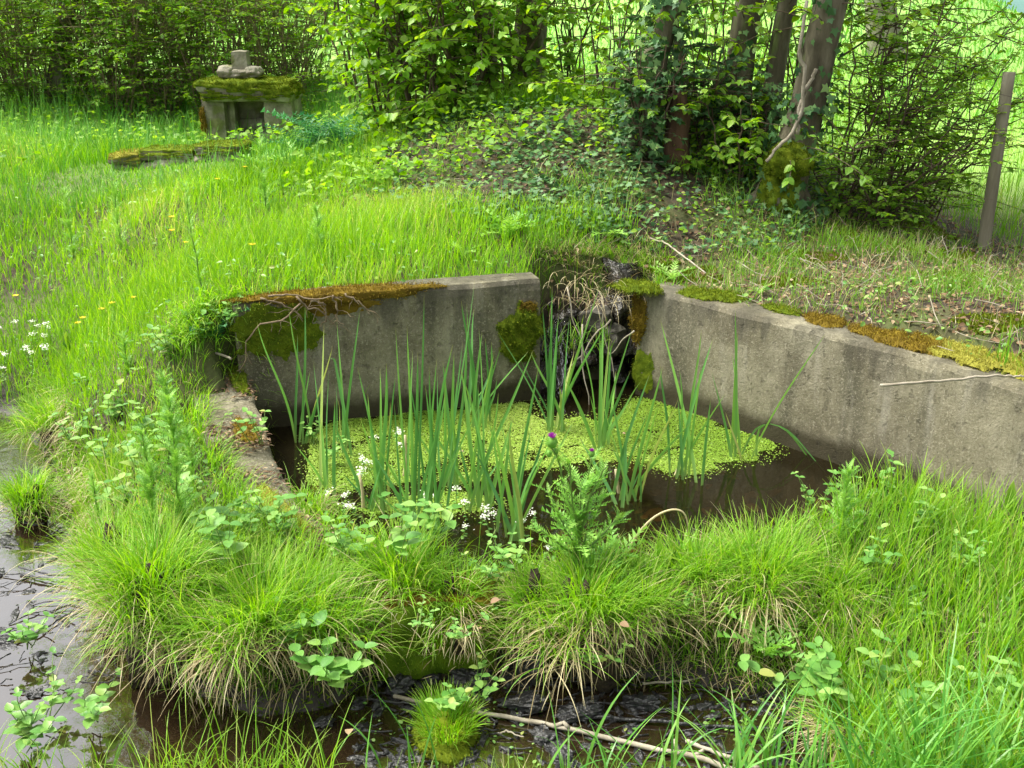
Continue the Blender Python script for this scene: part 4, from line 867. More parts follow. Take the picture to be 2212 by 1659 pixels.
for (px, Yd, h_, lab) in [(1395, 5.95, .75, "dense ivy thicket at the foot of the ivy clad trunk"), (1490, 6.2, .7, "ivy thicket around the rotten stump"), (1600, 6.25, .6, "ivy thicket at the foot of the thick trunk")]:
    shrub("ivy_thicket", lab, (PY(px, 400, Yd)[0], Yd), h_, .2, 10, 80, 12, .045, 'ivy', sr=.006, group="ivy thickets among the trunks", low=0, tl=(.1, .3), droop=.5, tpl=IVY, cat="ivy")
# ferns
def fern(px, py, label, n=11, Lf=.45):
    b = G(px, py); mb = MB(); az = np.linspace(0, 6.28, n, endpoint=False) + rng.normal(0, .2, n)
    d = np.stack([np.cos(az), np.sin(az), rng.uniform(.7, 1.3, n)], -1); up = np.stack([-np.cos(az) * .8, -np.sin(az) * .8, np.ones(n)], -1)
    stamp(mb, FERN[0], FERN[1], np.repeat(b[None], n, 0), frames(d, up), Lf * rng.uniform(.7, 1.1, n)); tag(mb.build("fern", M['fern']), label, "fern", "ferns beside the shrine")
fern(690, 330, "dark bluish fern right of the shrine"); fern(655, 345, "smaller fern touching the shrine's right foot", 9, .35); fern(740, 335, "fern under the hazel hedge, farthest right of the shrine", 11, .4)
fern(470, 745, "small fern on the bank at the left wall's corner", 7, .2)

# ------------------------------------------------------------------ ground cover (uncountable)
def inpoly(poly, x, y): return seg_sd(poly, x, y)
def gpoly(pts): return np.array([G(*p)[:2] for p in pts])
def polar(n, r0, r1, b0=-.78, b1=.78):
    r = r0 * (r1 / r0) ** rng.random(n); a_ = rng.uniform(math.atan(b0), math.atan(b1), n); return r * np.sin(a_), r * np.cos(a_)
IVYZ = gpoly([(780, 380), (880, 290), (1030, 250), (1180, 235), (1330, 240), (1500, 330), (1720, 360), (1800, 420), (1720, 480), (1640, 540), (1480, 545), (1330, 500), (1180, 480), (1040, 470), (900, 440)])
DRYZ = gpoly([(1180, 570), (1330, 500), (1640, 520), (1790, 430), (1980, 440), (2150, 530), (2400, 560), (2500, 900), (2212, 815), (1900, 735), (1500, 640), (1350, 612), (1180, 590)])
kx = np.array([I[::6], O[::6]]); KERB = np.concatenate([I[::4, :2], (I + (O - I) * .8)[::-4, :2]])
def clear_mask(x, y, m=.0):
    """not in water, not on walls"""
    ok = (seg_sd(POND, x, y) > .03 + m) & (seg_sd(STREAM, x, y) > .02) & (seg_sd(KERB, x, y) > -.02)
    ok &= ~((seg_d(LW1, LWA + (LW1 - LWA) * .62, x, y) < .15)) & (seg_d(RW0, RWm, x, y) > .12) & (seg_d(RWm, RWE, x, y) > .10)
    return ok
# meadow grass behind / left of the pond
def meadow(n, r0, r1, name, label, mat, L, wf, maskf, dens=None, cat=None, lean=.25, bend=.9, S=4):
    x, y = polar(n, r0, r1); z = hh(x, y); ok = clear_mask(x, y) & maskf(x, y)
    if dens is not None: ok &= rng.random(n) < dens(x, y)
    x, y, z = x[ok], y[ok], z[ok]; m = len(x); r = np.hypot(x, y); mb = MB()
    l = rng.uniform(L[0], L[1], m) * (1 + .35 * vnoise(x, y, 3, 33)) * np.where(y < 4.1, .4 + .6 * sm(.0, .4, seg_sd(POND, x, y)), 1) * (1 - .7 * (seg_d((lx(240), 7.3), (lx(520), 7.3), x, y) < .4)) * (1 - .6 * (seg_d((lx(520), 8.2), (lx(640), 8.2), x, y) < .5)); az = rng.uniform(0, 6.283, m)
    cr = np.clip(.5 + .28 * vnoise(x, y, 2.2, 44) + rng.normal(0, .22, m), 0, 1)
    blades(mb, np.stack([x, y, z - .008], -1), l, np.maximum(wf[0], r * wf[1]), az, np.abs(rng.normal(0, lean, m)), rng.uniform(.1, bend, m), S, rnd=cr)
    o = mb.build(name, M[mat]); return tag(o, label, None, None, "stuff")
ivs = lambda x, y: seg_sd(IVYZ, x, y); drs = lambda x, y: seg_sd(DRYZ, x, y)
back = lambda x, y: (y > 4.15 + .0 * x) & (x < 1.2 + 0 * y)
def front(x, y): return (seg_sd(FRONTZ, x, y) < 0)
FRONTZ = np.array([P(*p)[:2] for p in [(-400, 1000, -.1), (200, 1000, -.05), (430, 900, .1), (420, 760, .3), (100, 740, .1), (-300, 800, 0)]])
meadow(150000, 4.0, 9.5, "meadow_grass", "lush lime green grass of the meadow behind the back wall", 'lime', (.06, .17), (.003, .00075), lambda x, y: ((y > 4.2) | (x < -1.15)) & (ivs(x, y) > -.05) & (drs(x, y) > 0) & (x < 1.5) & (y < 8.6 + .0 * x), cat=None)
meadow(26000, 6.5, 11.5, "tall_grass", "tall soft grass before the thicket at the far left", 'blue', (.12, .34), (.004, .0007), lambda x, y: (x < -1.0) & (y > 6.6) & (ivs(x, y) > 0), lean=.2)
meadow(80000, 1.9, 4.6, "bank_grass", "bright grass on the banks around the pond and stream", 'bank', (.06, .21), (.0028, .0008), lambda x, y: (y < 4.3) & (drs(x, y) > 0), dens=lambda x, y: np.clip(.75 + .5 * vnoise(x, y, 4, 17), .25, 1), lean=.35, bend=1.3)
meadow(16000, 1.9, 4.4, "dry_bank_grass", "straw coloured dead grass tangled in the banks", 'dry', (.06, .2), (.0025, .0008), lambda x, y: (y < 4.3) & (drs(x, y) > 0), dens=lambda x, y: np.clip(.4 + .5 * vnoise(x, y, 5, 19), .05, 1), lean=.9, bend=1.2)
meadow(150000, 2.8, 8, "sparse_bank_grass", "short thin grass on the dry right bank", 'bank', (.03, .12), (.0025, .0006), lambda x, y: (drs(x, y) < .1) & (x > .1), dens=lambda x, y: np.clip(.35 + .45 * vnoise(x, y, 6, 23), .05, 1), lean=.4, bend=1.2, S=3)
meadow(20000, 2.8, 7.5, "dry_litter_grass", "bleached dead grass lying on the right bank", 'dry', (.03, .12), (.0022, .0006), lambda x, y: (drs(x, y) < .12) & (x > -.1), lean=1.3, bend=.8, S=3)
meadow(38000, 4.9, 7.4, "ivy_slope_grass", "thin grass tufts on the lower ivy slope", 'bank', (.06, .2), (.003, .0006), lambda x, y: (ivs(x, y) < .25) & (ivs(x, y) > -.45) & (y < 6.6), dens=lambda x, y: np.clip(.1 + .6 * vnoise(x, y, 5, 29), 0, 1), lean=.5, bend=1.4)
meadow(26000, 6.6, 16, "field_edge_grass", "long pale grass at the field edge behind the fence", 'bank', (.1, .3), (.004, .0007), lambda x, y: (x > 2.3) & (y > 5.6) & (drs(x, y) > 0), lean=.4)
# far field tufts for texture
n = 26000; yy = 10 * (60 / 10) ** rng.random(n); xx = yy * rng.uniform(-.8, .8, n); mb = MB(); zz = hh(xx, yy)
blades(mb, np.stack([xx, yy, zz - .01], -1), rng.uniform(.06, .16, n) * (1 + yy * .04), .002 * yy, rng.uniform(0, 6.28, n), np.abs(rng.normal(0, .5, n)), rng.uniform(.1, .9, n), 2); tag(mb.build("field_grass", M['blue']), "pale bright pasture grass on the hillside beyond", None, None, "stuff")

def leaves_on(name, label, tpl, mat, n, r0, r1, maskf, size, tilt=.45, lift=(.0, .04), dens=None, dirz=.15, r_=None):
    x, y = polar(n, r0, r1); z = hh(x, y); ok = clear_mask(x, y, .05) & maskf(x, y)
    if dens is not None: ok &= rng.random(n) < dens(x, y)
    x, y, z = x[ok], y[ok], z[ok]; m = len(x); mb = MB(); az = rng.uniform(0, 6.283, m)
    d = np.stack([np.cos(az), np.sin(az), rng.normal(-dirz, .25, m)], -1); nn = np.array((0, -.25, 1.0)) + rng.normal(0, tilt, (m, 3))
    stamp(mb, tpl[0], tpl[1], np.stack([x, y, z + rng.uniform(lift[0], lift[1], m)], -1), frames(d, nn), rng.uniform(size[0], size[1], m)); return tag(mb.build(name, M[mat]), label, None, None, "stuff")
leaves_on("ivy_ground_cover", "dark ivy carpet on the slope below the trees", IVY, 'ivy', 60000, 4.9, 9, lambda x, y: ivs(x, y) < .12, (.016, .040), lift=(.005, .08), dens=lambda x, y: np.clip(.5 + 1.0 * vnoise(x, y, 4, 52), .22, 1))
leaves_on("bramble_leaves", "light green small leaves mixed into the ivy slope", OVS, 'hazel', 14000, 4.9, 8.6, lambda x, y: ivs(x, y) < .2, (.015, .035), lift=(.01, .09), dens=lambda x, y: np.clip(.35 - .8 * vnoise(x, y, 4, 52), .1, 1))
leaves_on("undergrowth_leaves", "low mixed leaves at the foot of the hedge and trees", OVW, 'elm', 20000, 5.6, 11, lambda x, y: (((ivs(x, y) < .5) & (y > 5.9)) | ((y > 7.4) & (x < 1))) & (seg_d((lx(235), 7.6), (lx(525), 7.6), x, y) > .45), (.025, .06), lift=(.01, .18))
leaves_on("leaf_litter", "brown dead leaves lying on the slope and right bank", OVW, 'litter', 52000, 2.8, 9.5, lambda x, y: ((ivs(x, y) < .3) | (drs(x, y) < .05)), (.008, .028), tilt=.5, lift=(.002, .02))
leaves_on("bank_clover", "small round leaves scattered through the bank grass", OVW, 'herb', 18000, 1.9, 4.7, lambda x, y: (y < 4.5), (.010, .028), lift=(.01, .07), dens=lambda x, y: np.clip(.35 + .6 * vnoise(x, y, 5, 77), 0, 1))
leaves_on("meadow_weeds", "small leaves in the meadow and left bank", OV, 'herb', 9000, 4.2, 8.5, lambda x, y: (x < .6) & (ivs(x, y) > 0), (.015, .035), lift=(.02, .12), dens=lambda x, y: np.clip(.2 + .7 * vnoise(x, y, 2, 78), 0, 1))
# litter on the kerb
mb = MB(); m = 2600; s = rng.uniform(0, 69, m); i0 = np.minimum(s.astype(int), 68); q = rng.random(m)[:, None]; kz = vnoise(s * .06, q[:, 0] * .25, 8, 91) + rng.normal(0, .3, m) > .12; s, i0, q = s[kz], i0[kz], q[kz]; m = len(s); p = (KI[i0] * (1 - q) + KO[i0] * q); p[:, 2] += .014 + rng.random(m) * .006; az = rng.uniform(0, 6.28, m)
stamp(mb, OVN[0], OVN[1], p, frames(np.stack([np.cos(az), np.sin(az), rng.normal(0, .1, m)], -1), np.array((0, 0, 1.0)) + rng.normal(0, .25, (m, 3))), rng.uniform(.01, .03, m)); tag(mb.build("kerb_litter", M['litter']), "reddish brown litter on the low kerb", None, None, "stuff")
# twigs on slope
mb = MB(); x, y = polar(2600, 2.9, 8.5); ok = clear_mask(x, y) & ((ivs(x, y) < .25) | (drs(x, y) < 0)); x, y = x[ok][:380], y[ok][:380]; z = hh(x, y)
for a_, b_, c_ in zip(x, y, z):
    t_ = rng.uniform(0, 3.14); l_ = rng.uniform(.04, .22); dv = np.array((math.cos(t_) * l_, math.sin(t_) * l_, rng.normal(.02, .03))); tube(mb, wiggle((a_, b_, c_ + .01), np.array((a_, b_, c_ + .015)) + dv, 5, .05), rng.uniform(.0008, .0022), 4)
tag(mb.build("fallen_twigs", M['pale']), "small fallen twigs scattered on the slope", None, None, "stuff")
# moss on the ground of the right bank
mb = MB()
for (px, py, rx, ry) in [(2010, 545, .28, .14), (1880, 520, .22, .12), (1990, 500, .2, .1), (1500, 600, .14, .07), (1760, 560, .16, .08), (2080, 600, .2, .1), (1420, 575, .1, .05), (2150, 700, .15, .06), (1700, 610, .12, .06)]:
    c_ = G(px, py); n = 4200; th = rng.uniform(0, 6.28, n); rr = np.sqrt(rng.random(n)) * (1 + .3 * np.sin(3 * th + px)); x = c_[0] + rx * rr * np.cos(th); y = c_[1] + ry * 1.4 * rr * np.sin(th); z = hh(x, y)
    stamp(mb, np.array([(-.22, 0, 0), (.22, 0, 0), (0, 1, 0.)]), [np.array([(0, 1, 2)])], np.stack([x, y, z - .002], -1), frames(np.array((0, 0, 1.0)) + rng.normal(0, .6, (n, 3)), rng.normal(0, 1, (n, 3))), rng.uniform(.010, .022, n))
tag(mb.build("ground_moss", M['moss']), "olive moss patches in the turf of the right bank", None, None, "stuff")

mb = MB(); n = 600; x = rng.uniform(-.9, 1.7, n); y = rng.uniform(2.8, 4.3, n); ok = seg_sd(POND, x, y) < -.05; x, y = x[ok], y[ok]; n = len(x); az = rng.uniform(0, 6.28, n)
stamp(mb, OVW[0], OVW[1], np.stack([x, y, hh(x, y) + .01 + rng.random(n) * .02], -1), frames(np.stack([np.cos(az), np.sin(az), rng.normal(0, .2, n)], -1), np.array((0, 0, 1.0)) + rng.normal(0, .3, (n, 3))), rng.uniform(.03, .09, n)); tag(mb.build("sunken_leaves", M['litter']), "rusty brown leaves sunk on the pond bed", None, None, "stuff")
# ------------------------------------------------------------------ duckweed mat
DW = np.array([P(*p, .0)[:2] for p in [(700, 915), (850, 893), (1120, 872), (1180, 905), (1290, 905), (1345, 870), (1400, 862), (1530, 905), (1620, 940), (1668, 965), (1600, 1000), (1500, 1028), (1400, 1005), (1290, 1000), (1180, 1012), (1060, 1030), (1000, 1048), (880, 1052), (700, 1075), (672, 1040), (670, 960)]])
DW2 = np.array([P(*p, .0)[:2] for p in [(700, 1090), (880, 1075), (1010, 1070), (1085, 1085), (1060, 1110), (980, 1120), (760, 1125)]])
mb = MB(); n = 420000; x = rng.uniform(-1.0, 1.4, n); y = rng.uniform(2.9, 4.75, n)
e = np.minimum(seg_sd(DW, x, y), seg_sd(DW2, x, y)) + .035 * vnoise(x, y, 13, 81) + .02 * vnoise(x, y, 33, 82)
ok = (e < -.01) | ((e < .09) & (rng.random(n) < .10 * (1 - e / .09))); ok &= seg_sd(POND, x, y) < -.004
hole = .5 * vnoise(x, y, 9, 83) + .5 * vnoise(x, y, 28, 84); ok &= (hole < .42) | (rng.random(n) < .25) | (y > 4.2)
x, y = x[ok], y[ok]; m = len(x); az = rng.uniform(0, 6.28, m)
stamp(mb, DISC[0], DISC[1], np.stack([x, y, .002 + rng.random(m) * .006], -1), frames(np.stack([np.cos(az), np.sin(az), rng.normal(0, .25, m)], -1), np.array((0, 0, 1.0)) + rng.normal(0, .22, (m, 3))), rng.uniform(.003, .0075, m), rnd=np.clip(.5 + .3 * vnoise(x, y, 4, 85) + rng.normal(0, .2, m), 0, 1))
tag(mb.build("duckweed", M['duck']), "floating mat of tiny lime green duckweed leaves", None, None, "stuff")

# ------------------------------------------------------------------ cattails
CT = [((644, 962), [(561, 694), (644, 724), (662, 658), (690, 850), (668, 800)], "bluish cattail clump nearest the back wall's left end"),
 ((701, 1076), [(675, 781), (708, 795), (700, 700), (640, 960)], "slim cattail at the left rim of the duckweed"),
 ((742, 985), [(712, 724), (778, 670), (728, 690), (741, 806)], "cattail with one folded tip before the back wall"),
 ((821, 1104), [(821, 795), (837, 783), (796, 850), (776, 791), (860, 804), (838, 900)], "leftmost thick cattail clump of the front row"),
 ((888, 1140), [(856, 706), (885, 703), (917, 633), (890, 756), (881, 806), (905, 760), (850, 870)], "tall cattail clump second from the left in the front row"),
 ((938, 1148), [(943, 774), (975, 743), (927, 790), (1002, 860), (960, 850), (915, 830)], "dense cattail clump in front of the back wall's middle"),
 ((975, 1048), [(982, 763), (1000, 738), (1027, 603), (1016, 692), (941, 805), (956, 780)], "cattail clump carrying the tallest thin leaf"),
 ((1027, 923), [(1025, 667), (1039, 717), (1066, 738), (1083, 749), (1009, 653), (1050, 730)], "cattail clump standing close to the back wall"),
 ((1048, 1098), [(1035, 703), (1156, 756), (1069, 759), (1078, 848), (991, 795), (1012, 850), (1110, 900)], "wide spreading cattail clump left of the thistle"),
 ((1105, 1168), [(1161, 791), (1181, 926), (1145, 919), (1099, 923), (1055, 901), (1132, 960), (1020, 960)], "nearest cattail clump, left of the purple thistle"),
 ((1204, 935), [(1192, 616), (1073, 713), (1293, 614), (1305, 703), (1208, 834), (1240, 763), (1262, 720), (1150, 760)], "cattail clump before the spillway"),
 ((1297, 965), [(1295, 720), (1366, 710), (1362, 802), (1218, 820), (1303, 690), (1330, 800)], "cattail clump right of the spillway"),
 ((1357, 1085), [(1323, 870), (1357, 923), (1399, 884), (1460, 862), (1492, 912), (1290, 820), (1380, 960)], "wide cattail clump right of the purple thistle"),
 ((1469, 1030), [(1426, 688), (1467, 795), (1513, 713), (1540, 731), (1513, 791), (1428, 788), (1534, 862), (1462, 859)], "cattail clump at the dark water's edge before the right wall"),
 ((1602, 990), [(1589, 667), (1580, 763), (1785, 717), (1790, 1030), (1786, 1048), (1568, 891)], "rightmost cattail clump with two broken leaves bent into the water")]
for ci, (b, tips, lab) in enumerate(CT):
    B0 = P(b[0], b[1], -.005); mb = MB()
    tips = list(tips) + [(b[0] + rng.normal(0, 62), b[1] - rng.uniform(80, 300)) for _ in range(6 if 2 < ci < 13 else 2)]
    for k, t in enumerate(tips):
        dy = rng.uniform(-.13, .13); Tp = PY(t[0], t[1], B0[1] + dy); bs = B0 + np.array((rng.normal(0, .030), rng.normal(0, .035), -.03)); n = 16; s = np.linspace(0, 1, n)
        bent = t[1] > b[1] + 20
        if bent:
            m_ = B0 + np.array((.05, 0, .17)); c1 = np.array([bs, m_, m_ + np.array((.12, .0, -.02)), Tp]); pts = np.stack([np.interp(s, [0, .3, .5, 1], c1[:, c]) for c in range(3)], -1)
            for _ in range(3): pts[1:-1] = (pts[:-2] + pts[1:-1] * 2 + pts[2:]) / 4
        else:
            # leaves rise steeply from the sheath, then lean outwards
            out = (Tp - bs) * np.array((1, 1, 0)); pts = bs + (Tp - bs) * s[:, None]; pts -= out * (.30 * (s * (1 - s)) * (1.6 - s))[:, None]; pts[:, :2] += (np.sin(s * rng.uniform(3, 8) + rng.uniform(0, 6)) * s * .006)[:, None] * rng.normal(0, 1, 2)
        if ci == 2 and k == 0:
            pts[-3:] = pts[-4] + np.array([(-.004, 0, .012), (-.02, 0, .014), (-.04, 0, .004)])
        wd = rng.uniform(.008, .0165) * np.interp(s, [0, .25, .6, .85, 1], [.8, 1, .9, .55, .04]); az = rng.uniform(-.7, .7); sd_ = np.array((math.cos(az), math.sin(az), 0)); tw = s * rng.uniform(-1, 1)
        sv_ = np.stack([np.cos(az + tw), np.sin(az + tw), 0 * s], -1); nv_ = np.stack([-np.sin(az + tw), np.cos(az + tw), 0 * s], -1)
        V_ = np.stack([pts - sv_ * wd[:, None] / 2, pts + nv_ * wd[:, None] * .18, pts + sv_ * wd[:, None] / 2], 1).reshape(-1, 3); i = np.arange(n - 1)[:, None] * 3; F_ = np.concatenate([i + np.array([0, 1, 4, 3]), i + np.array([1, 2, 5, 4])])
        mb.add(V_, F_, rng.random(), np.repeat(s, 3))
    o = mb.build("cattail", M['cattail']); tag(o, lab, "cattail", "cattails growing in the pond")
# bent dry reeds
def arc(pts, rad, label, mat='dry', name="dry_reed", Yd=None):
    p = np.array([PY(a_, b_, Yd) for a_, b_ in pts]); t_ = np.linspace(0, 1, len(p)); q_ = np.linspace(0, 1, 26)
    p = np.stack([np.interp(q_, t_, p[:, c]) for c in range(3)], -1)
    for _ in range(6): p[1:-1] = (p[:-2] + p[1:-1] * 2 + p[2:]) / 4
    mb = MB(); tube(mb, p, np.linspace(rad, rad * .5, 26), 6, rnd=.8); tag(mb.build(name, M[mat]), label, "reed")
arc([(1348, 1210), (1370, 1160), (1410, 1115), (1450, 1098), (1478, 1102), (1487, 1130), (1484, 1150)], .0045, "straw coloured reed bent into a hoop right of the purple thistle", Yd=2.95)
arc([(835, 1200), (840, 1160), (852, 1138), (868, 1136), (876, 1160), (878, 1215)], .0035, "short dry reed curled over in the front bank at the centre left", Yd=2.85)
for k, (px, py, l_, lab) in enumerate([(787, 1110, .16, "broken pale reed stub at the left end of the front cattails"), (872, 1040, .2, "upright dry reed stub among the front row cattails"), (1340, 1075, .12, "dry reed stub at the foot of the wide cattail clump"), (1455, 1035, .05, "short brown stub beside the cattail at the dark water")]):
    b = P(px, py, -.02); mb = MB(); tube(mb, wiggle(b, b + np.array((rng.normal(0, .02), 0, l_)), 6, .02), [.007, .007, .0065, .006, .006, .005], 7, rnd=.9); tag(mb.build("dry_reed", M['dry']), lab, "reed", "dead reed stubs in the pond")

# ------------------------------------------------------------------ sedge tussocks
def tussock(px, py, z, rad, ht, ng, nd, label, dl=1.0, c=None):
    b = P(px, py, z); g0 = h1(b[0], b[1]); root = empty("sedge_tussock", (b[0], b[1], g0), label, "sedge tussock", "sedge tussocks on the banks")
    mb = MB(); rock(mb, (b[0], b[1], (z + g0) / 2 - .03), (rad * .9, rad * .9, max(.07, z - g0 + .05)), int(px), 12, .5, .1); mb.build("root_mound", M['peat'], root)
    def ring(n, f):
        th = rng.uniform(0, 6.283, n); r = rad * np.sqrt(rng.random(n)) * f * (1 + .35 * np.sin(2 * th + px) + .2 * np.sin(5 * th + py)); return np.stack([b[0] + r * np.cos(th), b[1] + r * np.sin(th), z - .02 - .25 * (r / rad) ** 2 * max(.05, z - g0) + 0 * r], -1), th, r / rad
    p, th, r = ring(ng, 1.0); mb = MB(); az = th + rng.normal(0, .9, ng)
    blades(mb, p, ht * rng.uniform(.45, 1.1, ng), rng.uniform(.0022, .0042, ng), az, .1 + 1.1 * r * rng.random(ng) ** 1.5, rng.uniform(.2, 2.0, ng), 6); mb.build("green_blades", M['lime'], root)
    p, th, r = ring(nd, 1.0); mb = MB(); az = th + rng.normal(0, .5, nd)
    wild = 1 + .5 * np.sin(3 * th + px) + rng.normal(0, .25, nd); blades(mb, p, .8 * ht * dl * rng.uniform(.3, 1.15, nd) * np.clip(wild, .4, 1.5), rng.uniform(.0022, .004, nd), az, .4 + 1.1 * rng.random(nd), rng.uniform(.7, 2.3, nd), 7)
    p, th, r = ring(nd // 2, 1.15); p[:, 2] -= .25 * rng.random(nd // 2) * max(.08, z - g0 + .05); blades(mb, p, ht * rng.uniform(.2, .7, nd // 2), .003, th + rng.normal(0, .8, nd // 2), rng.uniform(1.2, 2.5, nd // 2), rng.uniform(0, .9, nd // 2), 5); mb.build("dead_blades", M['dry'], root); return root
TS = [(330, 1255, .10, .17, .27, 1500, 520, "large tussock at the bend of the stream on the left"), (235, 1195, .02, .11, .22, 700, 320, "smaller tussock leaning to the left stream, above the large one"),
 (560, 1330, .03, .18, .25, 1600, 560, "large tussock hanging over the stream at the lower left"), (700, 1330, .02, .12, .2, 800, 250, "tussock between the lower left one and the mossy block"),
 (420, 1330, -.02, .09, .2, 420, 200, "tussock squeezed between the two large left ones"),
 (1270, 1300, .03, .16, .24, 1300, 480, "large tussock with straw skirt below the purple thistle"), (1150, 1290, .03, .08, .16, 450, 260, "straw covered tussock right of the mossy block"), (1390, 1290, .02, .11, .2, 600, 330, "tussock right of the large one below the thistle"),
 (1640, 1235, .06, .14, .22, 900, 520, "tussock with long straw on the front bank before the dark water"), (1510, 1235, .05, .1, .2, 600, 220, "tussock left of the long straw one"), (1790, 1270, .03, .10, .18, 500, 300, "tussock right of the long straw one"),
 (120, 905, -.04, .12, .2, 900, 150, "rounded bright tussock at the left stream's far bank"), (60, 1065, -.13, .1, .16, 600, 120, "tussock with reddish foot in the left stream"), (660, 1085, .08, .07, .1, 250, 240, "small withered tussock on the kerb's near end"),
 (1850, 1560, -.1, .1, .16, 400, 380, "withered straw tussock at the lower right by the stream"), (470, 1215, .06, .12, .2, 700, 200, "tussock on the left bank behind the large lower left one"), (870, 1235, .08, .11, .22, 700, 160, "green tussock above the mossy block"), (985, 1275, .05, .10, .15, 520, 420, "low straw tangled tussock right behind the mossy block")]
for t in TS: tussock(*t)

# mossy block (front basin wall), seen from the stream
mbk = empty("mossy_block", P(940, 1420, -.2), "moss covered end of the front basin wall, above the stream", "stone block")
c_ = P(935, 1372, -.03) + np.array((0, .16, -.065)); mb = MB(); rock(mb, c_, (.36, .20, .25), 97, 24, .10, .7, .10); mb.build("block", M['stone'], mbk)
BA = ((c_, (.36, .20, .25), 97), dict(rough=.10, sq=.7, rot=.10)); mossrock(mbk, 'mossd', BA, -.15, .018, 5000, .010, 'dark green moss on the front', up=(0, -1, -.1)); mossrock(mbk, 'mosso', BA, .45, .020, 3000, .010, 'orange brown moss on the top')
for o in mbk.children:
    if o.name.startswith("moss"): pass
# island moss mound
isl = empty("moss_mound", P(965, 1585, ZS), "small moss and herb island in the stream at the bottom centre", "moss mound")
c_ = P(965, 1585, ZS + .0); blobmoss(c_ + np.array((0, 0, -.01)), (.085, .12, .05), 101, isl, 'moss')
mb = MB(); n = 700; th = rng.uniform(0, 6.28, n); r = np.sqrt(rng.random(n)) * .085; blades(mb, np.stack([c_[0] + r * np.cos(th), c_[1] + 1.2 * r * np.sin(th), c_[2] + .04 + 0 * r], -1), rng.uniform(.03, .09, n), .0025, th, rng.uniform(0, .9, n), rng.uniform(0, 1, n), 3); mb.build("grass_tuft", M['lime'], isl)

bf = MB(); n = 150000; x = rng.uniform(-2.3, 1.6, n); y = rng.uniform(2.2, 4.6, n); d_ = seg_sd(STREAM, x, y); ok = (d_ > -.03) & (d_ < .12); x, y = x[ok], y[ok]; ok = vnoise(x, y, 8, 93) + rng.normal(0, .3, len(x)) > -.7; x, y = x[ok], y[ok]; n = len(x)
stamp(bf, np.array([(-.2, 0, 0), (.2, 0, 0), (0, 1, 0.)]), [np.array([(0, 1, 2)])], np.stack([x, y, hh(x, y) - .002], -1), frames(np.array((0, -.8, .6)) + rng.normal(0, .6, (n, 3)), rng.normal(0, 1, (n, 3))), rng.uniform(.012, .03, n)); tag(bf.build("bank_moss", M['mossd']), "dark moss on the steep stream bank", None, None, "stuff")
# ------------------------------------------------------------------ herbs, thistles, horsetails
def herb(px, py, z, h, ls, npair, label, mat='herb', nst=4, name="broad_leaved_herb", tpl=OVW, group="broad leaved herbs", spread=.05):
    b = P(px, py, z) if z is not None else G(px, py); mb = MB(); ms = MB()
    for s_ in range(nst):
        a0 = rng.uniform(0, 6.28); tip = b + np.array((rng.normal(0, spread), rng.normal(0, spread), h * rng.uniform(.7, 1.05))); pt = wiggle(b + rng.normal(0, .012, 3) * (1, 1, 0), tip, 8, .03); tube(ms, pt, np.linspace(.0022, .001, 8), 5)
        for k in range(npair):
            t = .25 + .75 * (k + 1) / npair; q = pt[min(7, int(t * 7))]
            for sg in (0, math.pi):
                a_ = a0 + k * 1.57 + sg + rng.normal(0, .25); d = np.array([(math.cos(a_), math.sin(a_), rng.uniform(-.1, .5))]); stamp(mb, tpl[0], tpl[1], [q], frames(d, np.array([(-math.cos(a_) * .3, -math.sin(a_) * .3 - .1, 1.0)])), ls * .72 * (1.15 - .5 * t) * rng.uniform(.6, 1.2), rnd=rng.random())
    r = empty(name, b, label, "plant", group); ms.build("stems", M['stem'], r); mb.build("leaves", M[mat], r); return r
